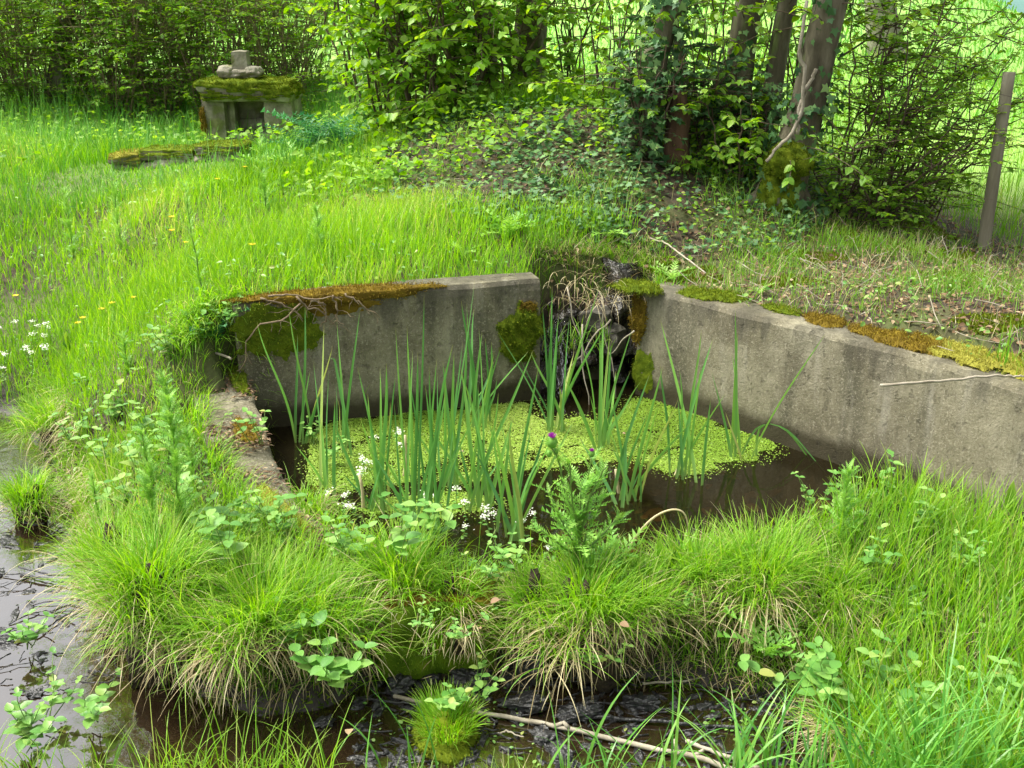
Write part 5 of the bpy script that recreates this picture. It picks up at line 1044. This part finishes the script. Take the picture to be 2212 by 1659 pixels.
HB = [(300, 1035, .08, .2, .085, 3, "pale sallow seedling among the left bank herbs, before the kerb"), (270, 1110, .04, .18, .08, 3, "broad leaved seedling low on the left bank by the stream"), (250, 930, .06, .2, .085, 3, "seedling with bluish leaves halfway down the left bank"),
 (190, 880, .02, .18, .08, 3, "seedling behind the rounded bright tussock"), (375, 1000, .12, .18, .08, 3, "seedling just outside the kerb"), (500, 1240, .08, .2, .10, 3, "pale mint like herb in front of the kerb's near end"), (450, 1180, .08, .16, .09, 3, "herb at the kerb's near corner"),
 (620, 1400, -.02, .13, .08, 3, "herb in the lower left tussock, over the stream"), (720, 1500, -.08, .18, .105, 4, "dark leaved herb leaning over the water at the lower left"), (600, 1140, .08, .14, .07, 3, "herb on the pond edge by the withered tussock"),
 (860, 1240, .1, .24, .09, 3, "tall red stemmed herb above the mossy block"), (940, 1200, .08, .22, .09, 3, "large leaved herb before the nearest cattails"), (970, 1530, -.2, .12, .06, 4, "young alder shoot on the moss island"), (1030, 1520, -.2, .12, .05, 3, "small alder shoot right of the moss island"),
 (700, 1000, .02, .1, .05, 3, "leafy herb at the duckweed's left rim"), (560, 960, .17, .15, .06, 3, "bramble like sprig over the far end of the kerb"), (1780, 1530, -.12, .16, .095, 4, "seedling with reddish tips at the lower right stream bank"), (1720, 1500, -.12, .12, .08, 3, "seedling at the foot of the lower right bank"),
 (1905, 1500, -.1, .15, .08, 3, "broad leaved seedling in the lower right grass"), (1960, 1580, -.12, .15, .085, 3, "pale seedling at the lower right, nearest the frame bottom"), (1880, 1230, .08, .14, .06, 3, "dark round leaved herb in the middle of the right bank"), (1905, 1130, .08, .26, .055, 5, "sallow shoot before the foot of the right wall"),
 (1760, 1120, .06, .18, .05, 4, "sallow shoot at the right end of the dark water"), (1990, 1160, .1, .18, .055, 4, "sallow shoot to the right of the wall foot"), (1960, 1360, -.05, .12, .06, 3, "herb with two round leaves in the right bank"), (1480, 1330, -.03, .1, .05, 3, "small herb right of the thistle tussock"),
 (1290, 1440, -.1, .1, .05, 3, "clover like herb under the straw skirt of the thistle tussock"), (2140, 1520, -.08, .15, .08, 3, "herb in the tall grass at the lower right corner"), (1100, 1230, .1, .12, .05, 4, "nettle like herb left of the purple thistle's foot"), (440, 760, .38, .2, .07, 4, "leafy herb at the corner of the back wall and the kerb"),
 (475, 800, .25, .14, .06, 4, "leafy sprig in the dark corner under the back wall's left end"), (500, 700, .5, .1, .05, 4, "small sprig hanging over the left end of the back wall"), (370, 780, .34, .16, .08, 3, "broad leaved herb beside the kerb's far end"), (60, 1400, -.22, .12, .06, 4, "water herb floating at the left edge"), (200, 1560, -.22, .12, .07, 4, "green water herb in the lower left corner"), (60, 1620, -.22, .16, .07, 5, "dense water herb at the very corner of the lower left"), (110, 1560, -.22, .12, .06, 4, "water herb above the very lower left corner"),
 (905, 1350, .05, .07, .035, 3, "tiny herb growing on the mossy block"), (985, 1380, .02, .07, .04, 3, "star shaped herb on the mossy block's right side"), (1015, 260, None, .35, .10, 4, "pale green leafy shoot at the crest of the ivy slope"), (330, 960, .1, .16, .07, 3, "pale herb between the two rows of thistles on the left bank"), (230, 1010, .02, .16, .075, 3, "seedling left of the marsh thistles, near the stream"), (160, 960, -.02, .16, .07, 3, "herb right behind the reddish footed tussock"), (320, 850, .15, .18, .07, 3, "leafy sprig below the meadow edge on the left"), (410, 1110, .08, .17, .075, 3, "seedling leaning on the thickest marsh thistle"), (200, 800, .05, .15, .07, 3, "seedling in the left bank grass above the others"), (540, 1180, .08, .14, .075, 3, "herb hiding the end of the kerb"), (620, 1190, .05, .18, .08, 3, "herb on the front bank between kerb and tussocks"), (760, 1230, .05, .2, .075, 4, "lush herb on the front bank right of the kerb end"), (680, 960, .0, .12, .045, 3, "small leafed sprig at the kerb's pond side"), (1060, 1255, .06, .1, .05, 3, "small herb above the straw covered tussock"), (1820, 1120, .08, .2, .05, 4, "leafy shoot just left of the spiny right bank thistle"), (2060, 1230, .08, .12, .05, 3, "little herb in the tall right grass"),
 (640, 690, None, .0001, .0001, 1, "")]
for hbx in HB:
    if hbx[-1]: herb(*hbx)
def spike(px, py, z, h, label, mat='thistle', w_=.05, n=110, lean=0, name="marsh_thistle", up=1.1, group="tall narrow marsh thistles", r=.004):
    b = P(px, py, z) if z is not None else G(px, py); root = empty(name, b, label, "thistle", group); tip = b + np.array((lean * h, 0, h)); pt = wiggle(b, tip, 12, .012); ms = MB(); tube(ms, pt, np.linspace(r, r * .4, 12), 7); ms.build("stem", M['stem'], root)
    s = rng.random(n) ** .9 * 10.99; i0 = s.astype(int); f = (s - i0)[:, None]; p = pt[i0] * (1 - f) + pt[i0 + 1] * f; th = rng.uniform(0, 6.28, n)
    d = np.stack([np.cos(th), np.sin(th), up * rng.uniform(.6, 1.5, n)], -1); nn = np.stack([-np.cos(th), -np.sin(th), np.full(n, 1.0)], -1); t_ = s / 11
    mb = MB(); stamp(mb, THL[0], THL[1], p, frames(d, nn), w_ * rng.uniform(.7, 1.3, n) * (1.15 - .55 * t_)); mb.build("leaves", M[mat], root); return root
SPK = [(445, 690, .45, .50, "tall dark marsh thistle left of the back wall's corner", .05, 90, -.05), (285, 870, .1, .26, "narrow marsh thistle halfway down the left bank", .05, 90, 0), (375, 985, .1, .28, "marsh thistle beside the far half of the kerb", .06, 110, 0),
 (345, 1180, .07, .34, "marsh thistle rising from the left bank above the large tussock", .06, 130, -.02), (400, 1160, .08, .42, "thickest marsh thistle on the left bank", .065, 160, 0), (420, 1060, .1, .2, "short marsh thistle close to the kerb", .05, 80, 0), (160, 560, None, .35, "marsh thistle in the meadow at the far left", .07, 60, 0),
 (265, 560, None, .4, "marsh thistle in the meadow left of the buttercups", .07, 60, 0), (215, 1130, .0, .16, "small marsh thistle by the left stream", .04, 60, 0), (1815, 1190, .08, .24, "pale spiny thistle on the right bank before the wall", .06, 90, -.02), (575, 470, None, .35, "marsh thistle in the meadow below the shrine", .07, 70, 0), (690, 560, None, .2, "marsh thistle in the meadow above the back wall", .06, 60, 0)]
for (px, py, z, h, lab, w_, n, ln) in SPK: spike(px, py, z, h * 1.2, lab, w_=w_ * 1.15, n=int(n * 1.2), lean=ln)
# flowering thistle in the middle
pt_ = spike(1250, 1235, .07, .30, "bushy spiny thistle with a purple flower head in front of the pond", w_=.13, n=46, name="flowering_thistle", up=.55, group=None, r=.006)
mb = MB(); ms = MB(); b = P(1250, 1235, .07)
for k, (tx, ty) in enumerate([(1192, 968), (1278, 985), (1230, 1000), (1310, 1010), (1180, 1060), (1160, 1150), (1300, 1080), (1345, 1120)]):
    tp = PY(tx, ty, b[1] + rng.uniform(-.06, .06)); base = b + np.array((0, 0, .12 if ty < 1050 else .03)); pt = wiggle(base, tp, 9, .02); pt[1:-1, 2] += .02; tube(ms, pt, np.linspace(.004, .002, 9), 6); n = 26
    s = rng.random(n) * 7.99; i0 = s.astype(int); f = (s - i0)[:, None]; p = pt[i0] * (1 - f) + pt[i0 + 1] * f; th = rng.uniform(0, 6.28, n); dd = pt[-1] - pt[0]; dd /= np.linalg.norm(dd)
    d = np.stack([np.cos(th), np.sin(th), 0 * th], -1) + dd * 1.0; stamp(mb, THL[0], THL[1], p, frames(d, np.stack([-np.cos(th), -np.sin(th), 1 + 0 * th], -1)), .06 * rng.uniform(.6, 1.2, n))
mb.build("leaves", M['thistle'], pt_); ms.build("stem", M['stem'], pt_)
def flowerhead(c, r_, open_, par):
    mb = MB(); rock(mb, c, (r_ * 2, r_ * 2, r_ * 2.4), 5, 8, .1, .1); n = 90; th = rng.uniform(0, 6.28, n); d = np.stack([np.cos(th), np.sin(th), rng.uniform(-.2, 1.4, n)], -1); stamp(mb, OVN[0], OVN[1], np.repeat(c[None], n, 0) + d / np.linalg.norm(d, axis=1, keepdims=True) * r_ * .7, frames(d, rng.normal(0, 1, (n, 3))), r_ * .8); o = mb.build("flower_head", M['thistle'], par)
    if open_:
        mb = MB(); n = 160; th = rng.uniform(0, 6.28, n); rr = rng.random(n) * .9; d = np.stack([np.cos(th) * rr, np.sin(th) * rr, np.ones(n)], -1); blades(mb, np.repeat((c + (0, 0, r_ * .6))[None], n, 0), r_ * 1.6, .0016, th, rr * .9, .1, 3); mb.build("petals", M['purple'], o) if False else mb.build("petals", M['purple'], par)
flowerhead(PY(1192, 955, b[1] - .02), .014, True, pt_); flowerhead(PY(1200, 975, b[1] - .01), .008, False, pt_); flowerhead(PY(1186, 980, b[1] + .01), .008, False, pt_); flowerhead(PY(1278, 980, b[1]), .008, True, pt_)
def rosette(px, py, z, n, L_, label, mat='thistle', up=.8):
    b = P(px, py, z) if z is not None else G(px, py); az = np.linspace(0, 6.28, n, endpoint=False) + rng.normal(0, .25, n); mb = MB(); d = np.stack([np.cos(az), np.sin(az), rng.uniform(.3, 1.2, n) * up], -1)
    stamp(mb, ROS[0], ROS[1], np.repeat((b + (0, 0, .01))[None], n, 0), frames(d, np.stack([-np.cos(az) * .5, -np.sin(az) * .5, 1 + 0 * az], -1)), L_ * rng.uniform(.65, 1.1, n)); tag(mb.build("thistle_rosette", M[mat]), label, "thistle", "thistle rosettes on the banks")
for a_ in [(1660, 1420, -.08, 9, .17, "spiny thistle rosette on the bank above the stream's right end"), (1695, 1290, -.02, 7, .13, "thistle rosette under the long straw tussock"), (1095, 520, None, 11, .24, "large thistle rosette at the meadow's right end before the ivy"), (1310, 520, None, 9, .16, "thistle rosette on the dry ground above the spillway"), (1450, 610, None, 9, .13, "feathery thistle rosette above the right wall's spillway end"), (1330, 1220, .08, 8, .14, "thistle rosette right of the purple thistle's foot"), (1640, 640, None, 7, .08, "small thistle rosette on the dry bank behind the right wall"), (1000, 560, None, 7, .14, "thistle rosette in the grass above the back wall"), (820, 400, None, 9, .25, "pale thistle rosette at the upper end of the meadow"), (570, 380, None, 12, .3, "upright leafy thistle below the shrine"), (650, 370, None, 10, .26, "leafy thistle to the right below the shrine"), (440, 420, None, 10, .24, "leafy thistle before the low dry stone wall")]: rosette(*a_)
def horsetail(px, py, z, h, label):
    b = P(px, py, z); mb = MB(); pt = wiggle(b, b + np.array((rng.normal(0, .01), 0, h)), 10, .01); tube(mb, pt, np.linspace(.0022, .001, 10), 6)
    for k in range(1, 10):
        n = 9; az = np.arange(n) * .7 + k; blades(mb, np.repeat(pt[k][None], n, 0), (.05 - .003 * k), .0018, az, .75, -.4, 3)
    tag(mb.build("horsetail", M['thistle']), label, "horsetail", "horsetails at the stream")
for a_ in [(1600, 1640, -.22, .13, "horsetail in the stream's right end near the frame bottom"), (1660, 1630, -.22, .11, "smaller horsetail right of the first in the stream"), (2110, 1320, 0, .12, "horsetail in the right bank grass"), (2140, 1300, 0, .12, "horsetail at the right edge of the bank grass")]: horsetail(*a_)

# dock leaves
for (px, py, z, L_, lab) in [(2195, 1120, .08, .16, "single broad dock leaf standing at the right edge"), (1440, 1230, .06, .13, "upright dock leaf right of the dry hoop reed"), (2020, 1330, -.02, .15, "broad dock leaf in the right grass"), (150, 760, .1, .12, "dock leaf on the left bank near the white flowers")]:
    b = P(px, py, z); mb = MB(); n = 3; az = rng.uniform(0, 6.28, n); stamp(mb, OVN[0], OVN[1], np.repeat(b[None], n, 0), frames(np.stack([np.cos(az) * .25, np.sin(az) * .25, np.ones(n)], -1), np.stack([np.cos(az), np.sin(az) - .6, .2 + 0 * az], -1)), L_ * rng.uniform(.7, 1.1, n)); tag(mb.build("dock_plant", M['bank']), lab, "plant", "dock plants")

# foreground sedge blades at the bottom edge
def fore(name, label, pxs, z, n, L, wd, mat, group="long sedge blades along the bottom edge"):
    mb = MB(); b = np.array([P(rng.uniform(*pxs), rng.uniform(1660, 1800), z) for _ in range(n)]); blades(mb, b, rng.uniform(L[0], L[1], n), rng.uniform(wd * .6, wd, n), rng.uniform(0, 6.28, n), np.abs(rng.normal(0, .3, n)), rng.uniform(.2, 1.3, n), 8); tag(mb.build(name, M[mat]), label, "sedge", group)
fore("sedge_clump", "bright fine grass clump at the bottom left of the frame", (330, 720), -.2, 260, (.1, .26), .004, 'lime'); fore("sedge_clump", "broad bladed sedge at the bottom centre left", (770, 960), -.22, 12, (.15, .3), .009, 'sedge')
fore("sedge_clump", "broad bladed sedge at the bottom centre right", (1150, 1480), -.2, 40, (.18, .34), .010, 'sedge'); fore("sedge_clump", "dense broad sedge at the bottom right", (1520, 1850), -.16, 70, (.2, .38), .010, 'sedge')
fore("sedge_clump", "tall sedge filling the bottom right corner", (1850, 2260), -.12, 260, (.2, .45), .009, 'sedge'); fore("sedge_clump", "dark weedy grass in the bottom left corner", (-60, 330), -.24, 160, (.06, .2), .005, 'bank')
mb = MB(); n = 5200; q = np.array([P(rng.uniform(1800, 2400), rng.uniform(1080, 1700), 0) for _ in range(n)]); z = hh(q[:, 0], q[:, 1]); ok = clear_mask(q[:, 0], q[:, 1]); q[:, 2] = z; q = q[ok]; n = len(q)
blades(mb, q, rng.uniform(.1, .24, n), rng.uniform(.003, .006, n), rng.uniform(0, 6.28, n), np.abs(rng.normal(0, .22, n)), rng.uniform(.1, .9, n), 6); 
q = np.array([P(rng.uniform(180, 1850), rng.uniform(1120, 1480), 0) for _ in range(9000)]); q[:, 2] = hh(q[:, 0], q[:, 1]); ok = clear_mask(q[:, 0], q[:, 1]) & (seg_sd(POND, q[:, 0], q[:, 1]) > .09); bx0, bx1 = P(850, 1372, 0)[0], P(1045, 1372, 0)[0]; ok &= ~((q[:, 0] > bx0) & (q[:, 0] < bx1) & (q[:, 1] < 2.9)); q = q[ok]; n = len(q)
blades(mb, q, rng.uniform(.06, .20, n), rng.uniform(.0028, .0045, n), rng.normal(-1.57, 1.5, n), np.abs(rng.normal(0, .4, n)), rng.uniform(.1, 1.6, n), 6, rnd=np.clip(.45 + .3 * vnoise(q[:, 0], q[:, 1], 5, 66) + rng.normal(0, .2, n), 0, 1))

x = rng.uniform(-2.3, 1.7, 30000); y = rng.uniform(2.3, 4.6, 30000); d_ = seg_sd(STREAM, x, y); ok = (d_ > .02) & (d_ < .15) & ~((x > bx0) & (x < bx1) & (y < 2.93)); x, y = x[ok], y[ok]; n = len(x); mdd = MB(); blades(mdd, np.stack([x, y, hh(x, y)], -1), rng.uniform(.06, .17, n), .003, rng.normal(-1.57, .6, n), rng.uniform(.8, 1.9, n), rng.uniform(.4, 1.6, n), 5); tag(mdd.build('hanging_dead_grass', M['dry']), 'dead grass hanging over the stream bank', None, None, 'stuff')
# fringe hanging over the stream edge, the pond corner and the kerb
for (n, lo_, hi_, mat_) in ((26000, -.015, .16, 0),):
    x = rng.uniform(-2.6, 1.9, n); y = rng.uniform(2.2, 5.2, n); sd_ = seg_sd(STREAM, x, y); ok = (sd_ > lo_) & (sd_ < hi_) & (y > 2.3) & (y > 2.62 + .0 * x - .9 * np.maximum(0, -x - 1.0) * 0)
    x, y = x[ok], y[ok]; e_ = .01; gx_ = (seg_sd(STREAM, x + e_, y) - seg_sd(STREAM, x - e_, y)); gy_ = (seg_sd(STREAM, x, y + e_) - seg_sd(STREAM, x, y - e_)); az = np.arctan2(-gy_, -gx_) + rng.normal(0, .7, len(x)); ok = ~((x > bx0) & (x < bx1) & (y < 2.93)); x, y, az = x[ok], y[ok], az[ok]; n = len(x)
    blades(mb, np.stack([x, y, hh(x, y)], -1), rng.uniform(.05, .17, n), rng.uniform(.0026, .0045, n), az, rng.uniform(.2, 1.2, n), rng.uniform(.2, 1.8, n), 6, rnd=np.clip(.5 + rng.normal(0, .3, n), 0, 1.0))
n = 1100; s_k = rng.integers(2, 69, n); q = KO[s_k] + rng.normal(0, .02, (n, 3)) * (1, 1, 0) - (0, 0, .03); dv = KI[s_k] - KO[s_k]; az = np.arctan2(dv[:, 1], dv[:, 0]) + rng.normal(0, 1.0, n); ok = vnoise(s_k * .1, s_k * 0., 6, 3) > -.3; n = ok.sum()
blades(mb, q[ok], rng.uniform(.06, .17, n), rng.uniform(.003, .0045, n), az[ok], rng.uniform(.1, .8, n), rng.uniform(.2, 1.6, n), 6)
q = np.array([LWA + _dl * rng.uniform(-.25, .12) - nl * rng.uniform(.0, .2) for _ in range(900)]); n = 900; blades(mb, np.concatenate([q, hh(q[:, 0], q[:, 1])[:, None]], 1), rng.uniform(.08, .2, n), .004, rng.normal(-1.4, .7, n), rng.uniform(.3, 1.2, n), rng.uniform(.4, 1.8, n), 6)
tag(mb.build("tall_bank_grass", M['lime']), "tall thick grass on the front and right banks", None, None, "stuff")

# ------------------------------------------------------------------ flowers
def butter(px, py, k, lab):
    Yd = G(px, min(py + 40, 760))[1]; c = PY(px, py, Yd); g0 = h1(c[0], c[1]); root = empty("buttercup", (c[0], c[1], g0), lab, "flower", "buttercups in the grass")
    ms = MB(); tube(ms, wiggle((c[0], c[1], g0), c, 6, .02), .0016, 5); ms.build("stem", M['stem'], root); mb = MB(); n = 6; az = np.arange(n) * 6.283 / n
    stamp(mb, OVW[0], OVW[1], np.repeat(c[None], n, 0), frames(np.stack([np.cos(az), np.sin(az), .45 + 0 * az], -1), np.stack([-np.cos(az), -np.sin(az), 2 + 0 * az], -1)), .022); mb.build("petals", M['yellow'], root)
for k, (px, py, lab) in enumerate([(371, 470, "topmost buttercup of the pair in the meadow"), (371, 499, "buttercup below the topmost one in the meadow"), (403, 525, "lowest and rightmost buttercup of the meadow trio"), (529, 362, "tiny buttercup in the grass under the shrine"), (34, 640, "buttercup at the far left edge of the grass"), (288, 644, "rightmost buttercup of the left bank row"), (243, 656, "buttercup second from the right in the left bank row"), (220, 669, "middle buttercup of the left bank row"), (179, 688, "buttercup second from the left in the left bank row"), (168, 699, "lowest left buttercup of the left bank row"), (545, 530, "buttercup in the middle of the meadow above the roots"), (470, 388, "buttercup before the low stone wall")]): butter(px, py, k, lab)
def cress(px, py, z, h, lab, group):
    b = P(px, py, z); ms = MB(); tp = b + np.array((rng.normal(0, .02), 0, h)); tube(ms, wiggle(b, tp, 6, .03), .0013, 5); root = empty("white_flower", b, lab, "flower", group); 
    mb = MB(); n = 34; cc = tp + rng.normal(0, .009, (n, 3)) * (1, 1, .5); az = rng.uniform(0, 6.28, n); stamp(mb, DISC[0], DISC[1], cc, frames(np.stack([np.cos(az), np.sin(az), 0 * az], -1), np.array((0, -.3, 1.0)) + rng.normal(0, .5, (n, 3))), rng.uniform(.004, .008, n)); mb.build("petals", M['white'], root)
    ml = MB(); n = 8; az = rng.uniform(0, 6.28, n); q = b + (tp - b) * rng.random((n, 1)); stamp(ml, OVW[0], OVW[1], q, frames(np.stack([np.cos(az), np.sin(az), .2 + 0 * az], -1), np.tile((0, 0, 1.0), (n, 1))), .016); ml.build("leaves", M['herb'], root); ms.build("stem", M['stem'], root)
g1 = "white watercress flowers along the front of the pond"
for (px, py) in [(829, 945), (852, 935), (805, 950), (790, 985), (875, 955), (766, 1010), (810, 1010), (770, 1030), (900, 1065), (925, 1075), (960, 1080), (985, 1070), (1075, 1110), (1060, 1130), (1040, 1115), (1150, 1110), (1140, 1140), (750, 1085), (730, 1100), (775, 1090), (1000, 1135), (700, 1070), (1010, 1095), (1180, 1190)]:
    cress(px, py + 30, 0, .05 + .04 * rng.random(), "small head of white watercress flowers at the pond's front edge", g1)
g2 = "white bittercress flowers on the left bank"
for k in range(18):
    cress(rng.uniform(-10, 140), rng.uniform(735, 850), -.02 + .08 * rng.random(), .09 + .08 * rng.random(), "loose head of white bittercress flowers at the left edge of the bank", g2)

mb = MB(); n = 420; q = np.array([P(px_, py_, ZS) for px_, py_ in zip(rng.uniform(760, 1780, n), rng.uniform(1455, 1700, n))])
for k in range(n):
    if rng.random() < .6:
        t_ = rng.normal(.1, .9); l_ = rng.uniform(.015, .10); tube(mb, wiggle(q[k] + (0, 0, .003), q[k] + np.array((math.cos(t_) * l_, math.sin(t_) * l_ * .6, rng.uniform(.002, .014))), 5, .08), rng.uniform(.001, .0035), 5, rnd=rng.random())
    else: rock(mb, q[k] - (0, 0, .004), (rng.uniform(.015, .06), rng.uniform(.01, .03), rng.uniform(.012, .022)), k, 6, .5, .3, rng.uniform(0, 3))
q = np.array([P(px_, py_, ZS) for px_, py_ in zip(rng.uniform(-60, 260, 260), rng.uniform(1000, 1480, 260))])
for k in range(150):
    t_ = rng.normal(.3, 1.0); l_ = rng.uniform(.02, .16)
    if k % 3: tube(mb, wiggle(q[k] + (0, 0, .003), q[k] + np.array((math.cos(t_) * l_, math.sin(t_) * l_ * .6, rng.uniform(.002, .02))), 5, .08), rng.uniform(.001, .003), 5)
    elif k < 170: rock(mb, q[k] - (0, 0, .006), (rng.uniform(.03, .10), rng.uniform(.02, .05), rng.uniform(.012, .02)), k, 7, .5, .2, rng.uniform(0, 3))
tag(mb.build("stream_debris", M['char']), "black rotting bits and sodden twigs covering the stream bed", None, None, "stuff")
mb = MB(); n = 500; q = np.array([P(px_, py_, ZS + .006) for px_, py_ in zip(rng.uniform(760, 1780, n), rng.uniform(1450, 1660, n))]); q = q[vnoise(q[:, 0], q[:, 1], 14, 5) > .1]; n = len(q); az = rng.uniform(0, 6.28, n)
stamp(mb, OVS[0], OVS[1], q, frames(np.stack([np.cos(az), np.sin(az), rng.uniform(0, .4, n)], -1), np.array((0, 0, 1.0)) + rng.normal(0, .3, (n, 3))), rng.uniform(.006, .018, n)); tag(mb.build("water_starwort", M['herb']), "tiny bright green leaves floating in the stream", None, None, "stuff")
# ------------------------------------------------------------------ sticks and black wood in the stream
def stick(pts, z, r0, r1, label, mat='pale', group="sticks lying in the stream", knob=0):
    p = np.array([P(a_, b_, z + (c_[0] if c_ else 0)) for a_, b_, *c_ in pts]); t_ = np.linspace(0, 1, len(p)); q_ = np.linspace(0, 1, 22); p = np.stack([np.interp(q_, t_, p[:, c]) for c in range(3)], -1) + rng.normal(0, .0018, (22, 3))
    mb = MB(); tube(mb, p, np.linspace(r0, r1, 22), 9, jit=.10)
    for k in range(knob): i = rng.integers(3, 19); tube(mb, [p[i], p[i] + np.array((rng.normal(0, .02), rng.normal(0, .015), .02))], [r1, r1 * .5], 6)
    tag(mb.build("fallen_branch" if r0 > .005 else "stick", M[mat]), label, "stick", group)
zs = ZS + .012
stick([(849, 1503), (960, 1528), (1090, 1548), (1200, 1568), (1290, 1590), (1400, 1615), (1500, 1635), (1600, 1668)], zs, .0065, .0085, "longest pale branch running across the stream to the bottom edge", knob=4)
stick([(1270, 1548), (1400, 1556), (1540, 1566), (1700, 1580), (1800, 1600)], zs, .006, .004, "dark wet stick crossing the stream's right half", 'char')
stick([(780, 1508), (900, 1522), (1010, 1545)], zs, .004, .003, "thin dark stick beside the start of the long branch", 'char')
stick([(1390, 1476), (1480, 1470), (1590, 1450), (1640, 1420)], zs + .01, .004, .0025, "bare twig along the foot of the right bank"); stick([(1560, 1520), (1620, 1505), (1680, 1485)], zs, .003, .0025, "short dark twig at the stream's right end", 'char')
stick([(1480, 1600), (1560, 1630), (1640, 1660)], zs, .006, .006, "second grey branch at the bottom right of the stream"); stick([(1075, 1585), (1095, 1578), (1130, 1592)], zs, .003, .002, "short curved twig in the stream's centre")
stick([(100, 1160), (150, 1130), (190, 1090)], ZS + .01, .004, .003, "thin dark stick in the left stream, uppermost", 'char'); stick([(45, 1240), (90, 1250), (150, 1258), (210, 1250)], ZS + .015, .006, .003, "bundle like dark stick below the reddish tussock", 'char')
stick([(40, 1225), (110, 1243), (190, 1240)], ZS + .02, .004, .003, "second dark stick of the pair in the left stream", 'char'); stick([(10, 1385), (80, 1370), (140, 1330), (170, 1310)], ZS + .01, .004, .002, "forked dark twig at the left edge of the water", 'char'); stick([(20, 1490), (90, 1495), (150, 1488)], ZS + .008, .003, .002, "thin twig floating in the pale reflection", 'char')
stick([(345, 762), (440, 752), (500, 775)], .37, .006, .005, "grey stick pointing over the far end of the kerb"); 
stick([(2420 * .7855, 1060 * .7855), (2760 * .7855, 1020 * .7855 + 10), (2816 * .7855, 1010 * .7855 + 20)], .575, .005, .003, "bare twig lying on the yellow moss cushion of the right wall")
stick([(1370, 505), (1440, 525), (1525, 590)], .66, .005, .003, "fallen stick on the dry ground above the right wall"); stick([(2020, 725 * .9), (2110, 655), (2190, 640)], .6, .005, .003, "pale branch lying on the right bank near the post", 'twigb')
CH = [(1151, 1455, .075, .05, .12, 'char', "upright charred stump of black wood below the straw skirt"), (1019, 1462, .12, .08, .055, 'char', "flat black wood chunk left of the upright charred stump"), (863, 1482, .07, .06, .05, 'char', "black wood chunk at the foot of the mossy block"), (1130, 1520, .13, .06, .035, 'char', "flat black slab in the middle of the stream"), (1250, 1540, .12, .06, .035, 'char', "black wood slab right of the stream's middle"),
      (1176, 1590, .07, .05, .03, 'char', "black chunk below the long branch"), (1382, 1520, .10, .04, .03, 'char', "black wood chunk at the stream's right side"), (1098, 1465, .04, .05, .04, 'char', "small black chunk left of the upright charred stump"), (930, 1465, .05, .04, .03, 'char', "small black chunk between the two left ones"), (700, 1560, .05, .04, .02, 'char', "black chunk in the dark water at the lower left"), (1210, 1625, .08, .05, .02, 'char', "black flat chunk at the stream's bottom centre"), (75, 1500, .04, .03, .015, 'char', "dark leaf like chunk in the pale reflection")]
for k, (px, py, a_, b_, c_, mt, lab) in enumerate(CH):
    p = P(px, py, ZS + c_ * .25); mb = MB(); rock(mb, p, (a_, b_, c_), 130 + k, 16, .30, .55, rng.normal(0, .4), (rng.normal(0, .15), rng.normal(0, .15)), 4); tag(mb.build("black_wood", M[mt]), lab, "wood chunk", "black wood pieces in the stream")
for (px, py, lab, s_) in [(1060, 1305 - 5, "pale dead leaf on the bank right of the mossy block", .06), (1035, 1355, "white leaf scrap in the straw", .03), (755, 1575, "yellowish dead leaf hanging over the dark water", .06), (1340, 1345, "brown dead leaf under the thistle tussock", .06), (1318, 868, "orange leaf on the duckweed by the right wall", .03), (1530, 902, "brown leaf floating near the right wall", .03), (1345, 935, "brown leaf floating on the duckweed right of the spillway", .03), (1000, 975, "brown leaf floating in the middle of the duckweed", .03)]:
    s_ = s_ * .55; z = .008 if 860 < py < 1000 else (.1 if py < 1400 else -.1); b = P(px, py, z); mb = MB(); stamp(mb, OVW[0], OVW[1], [b], frames(np.array([(rng.normal(), rng.normal(), .1)]), np.array([(0, -.4, 1.0)])), s_, rnd=rng.uniform(.6, 1)); tag(mb.build("dead_leaf", M['litter']), lab, "leaf", "single dead leaves")
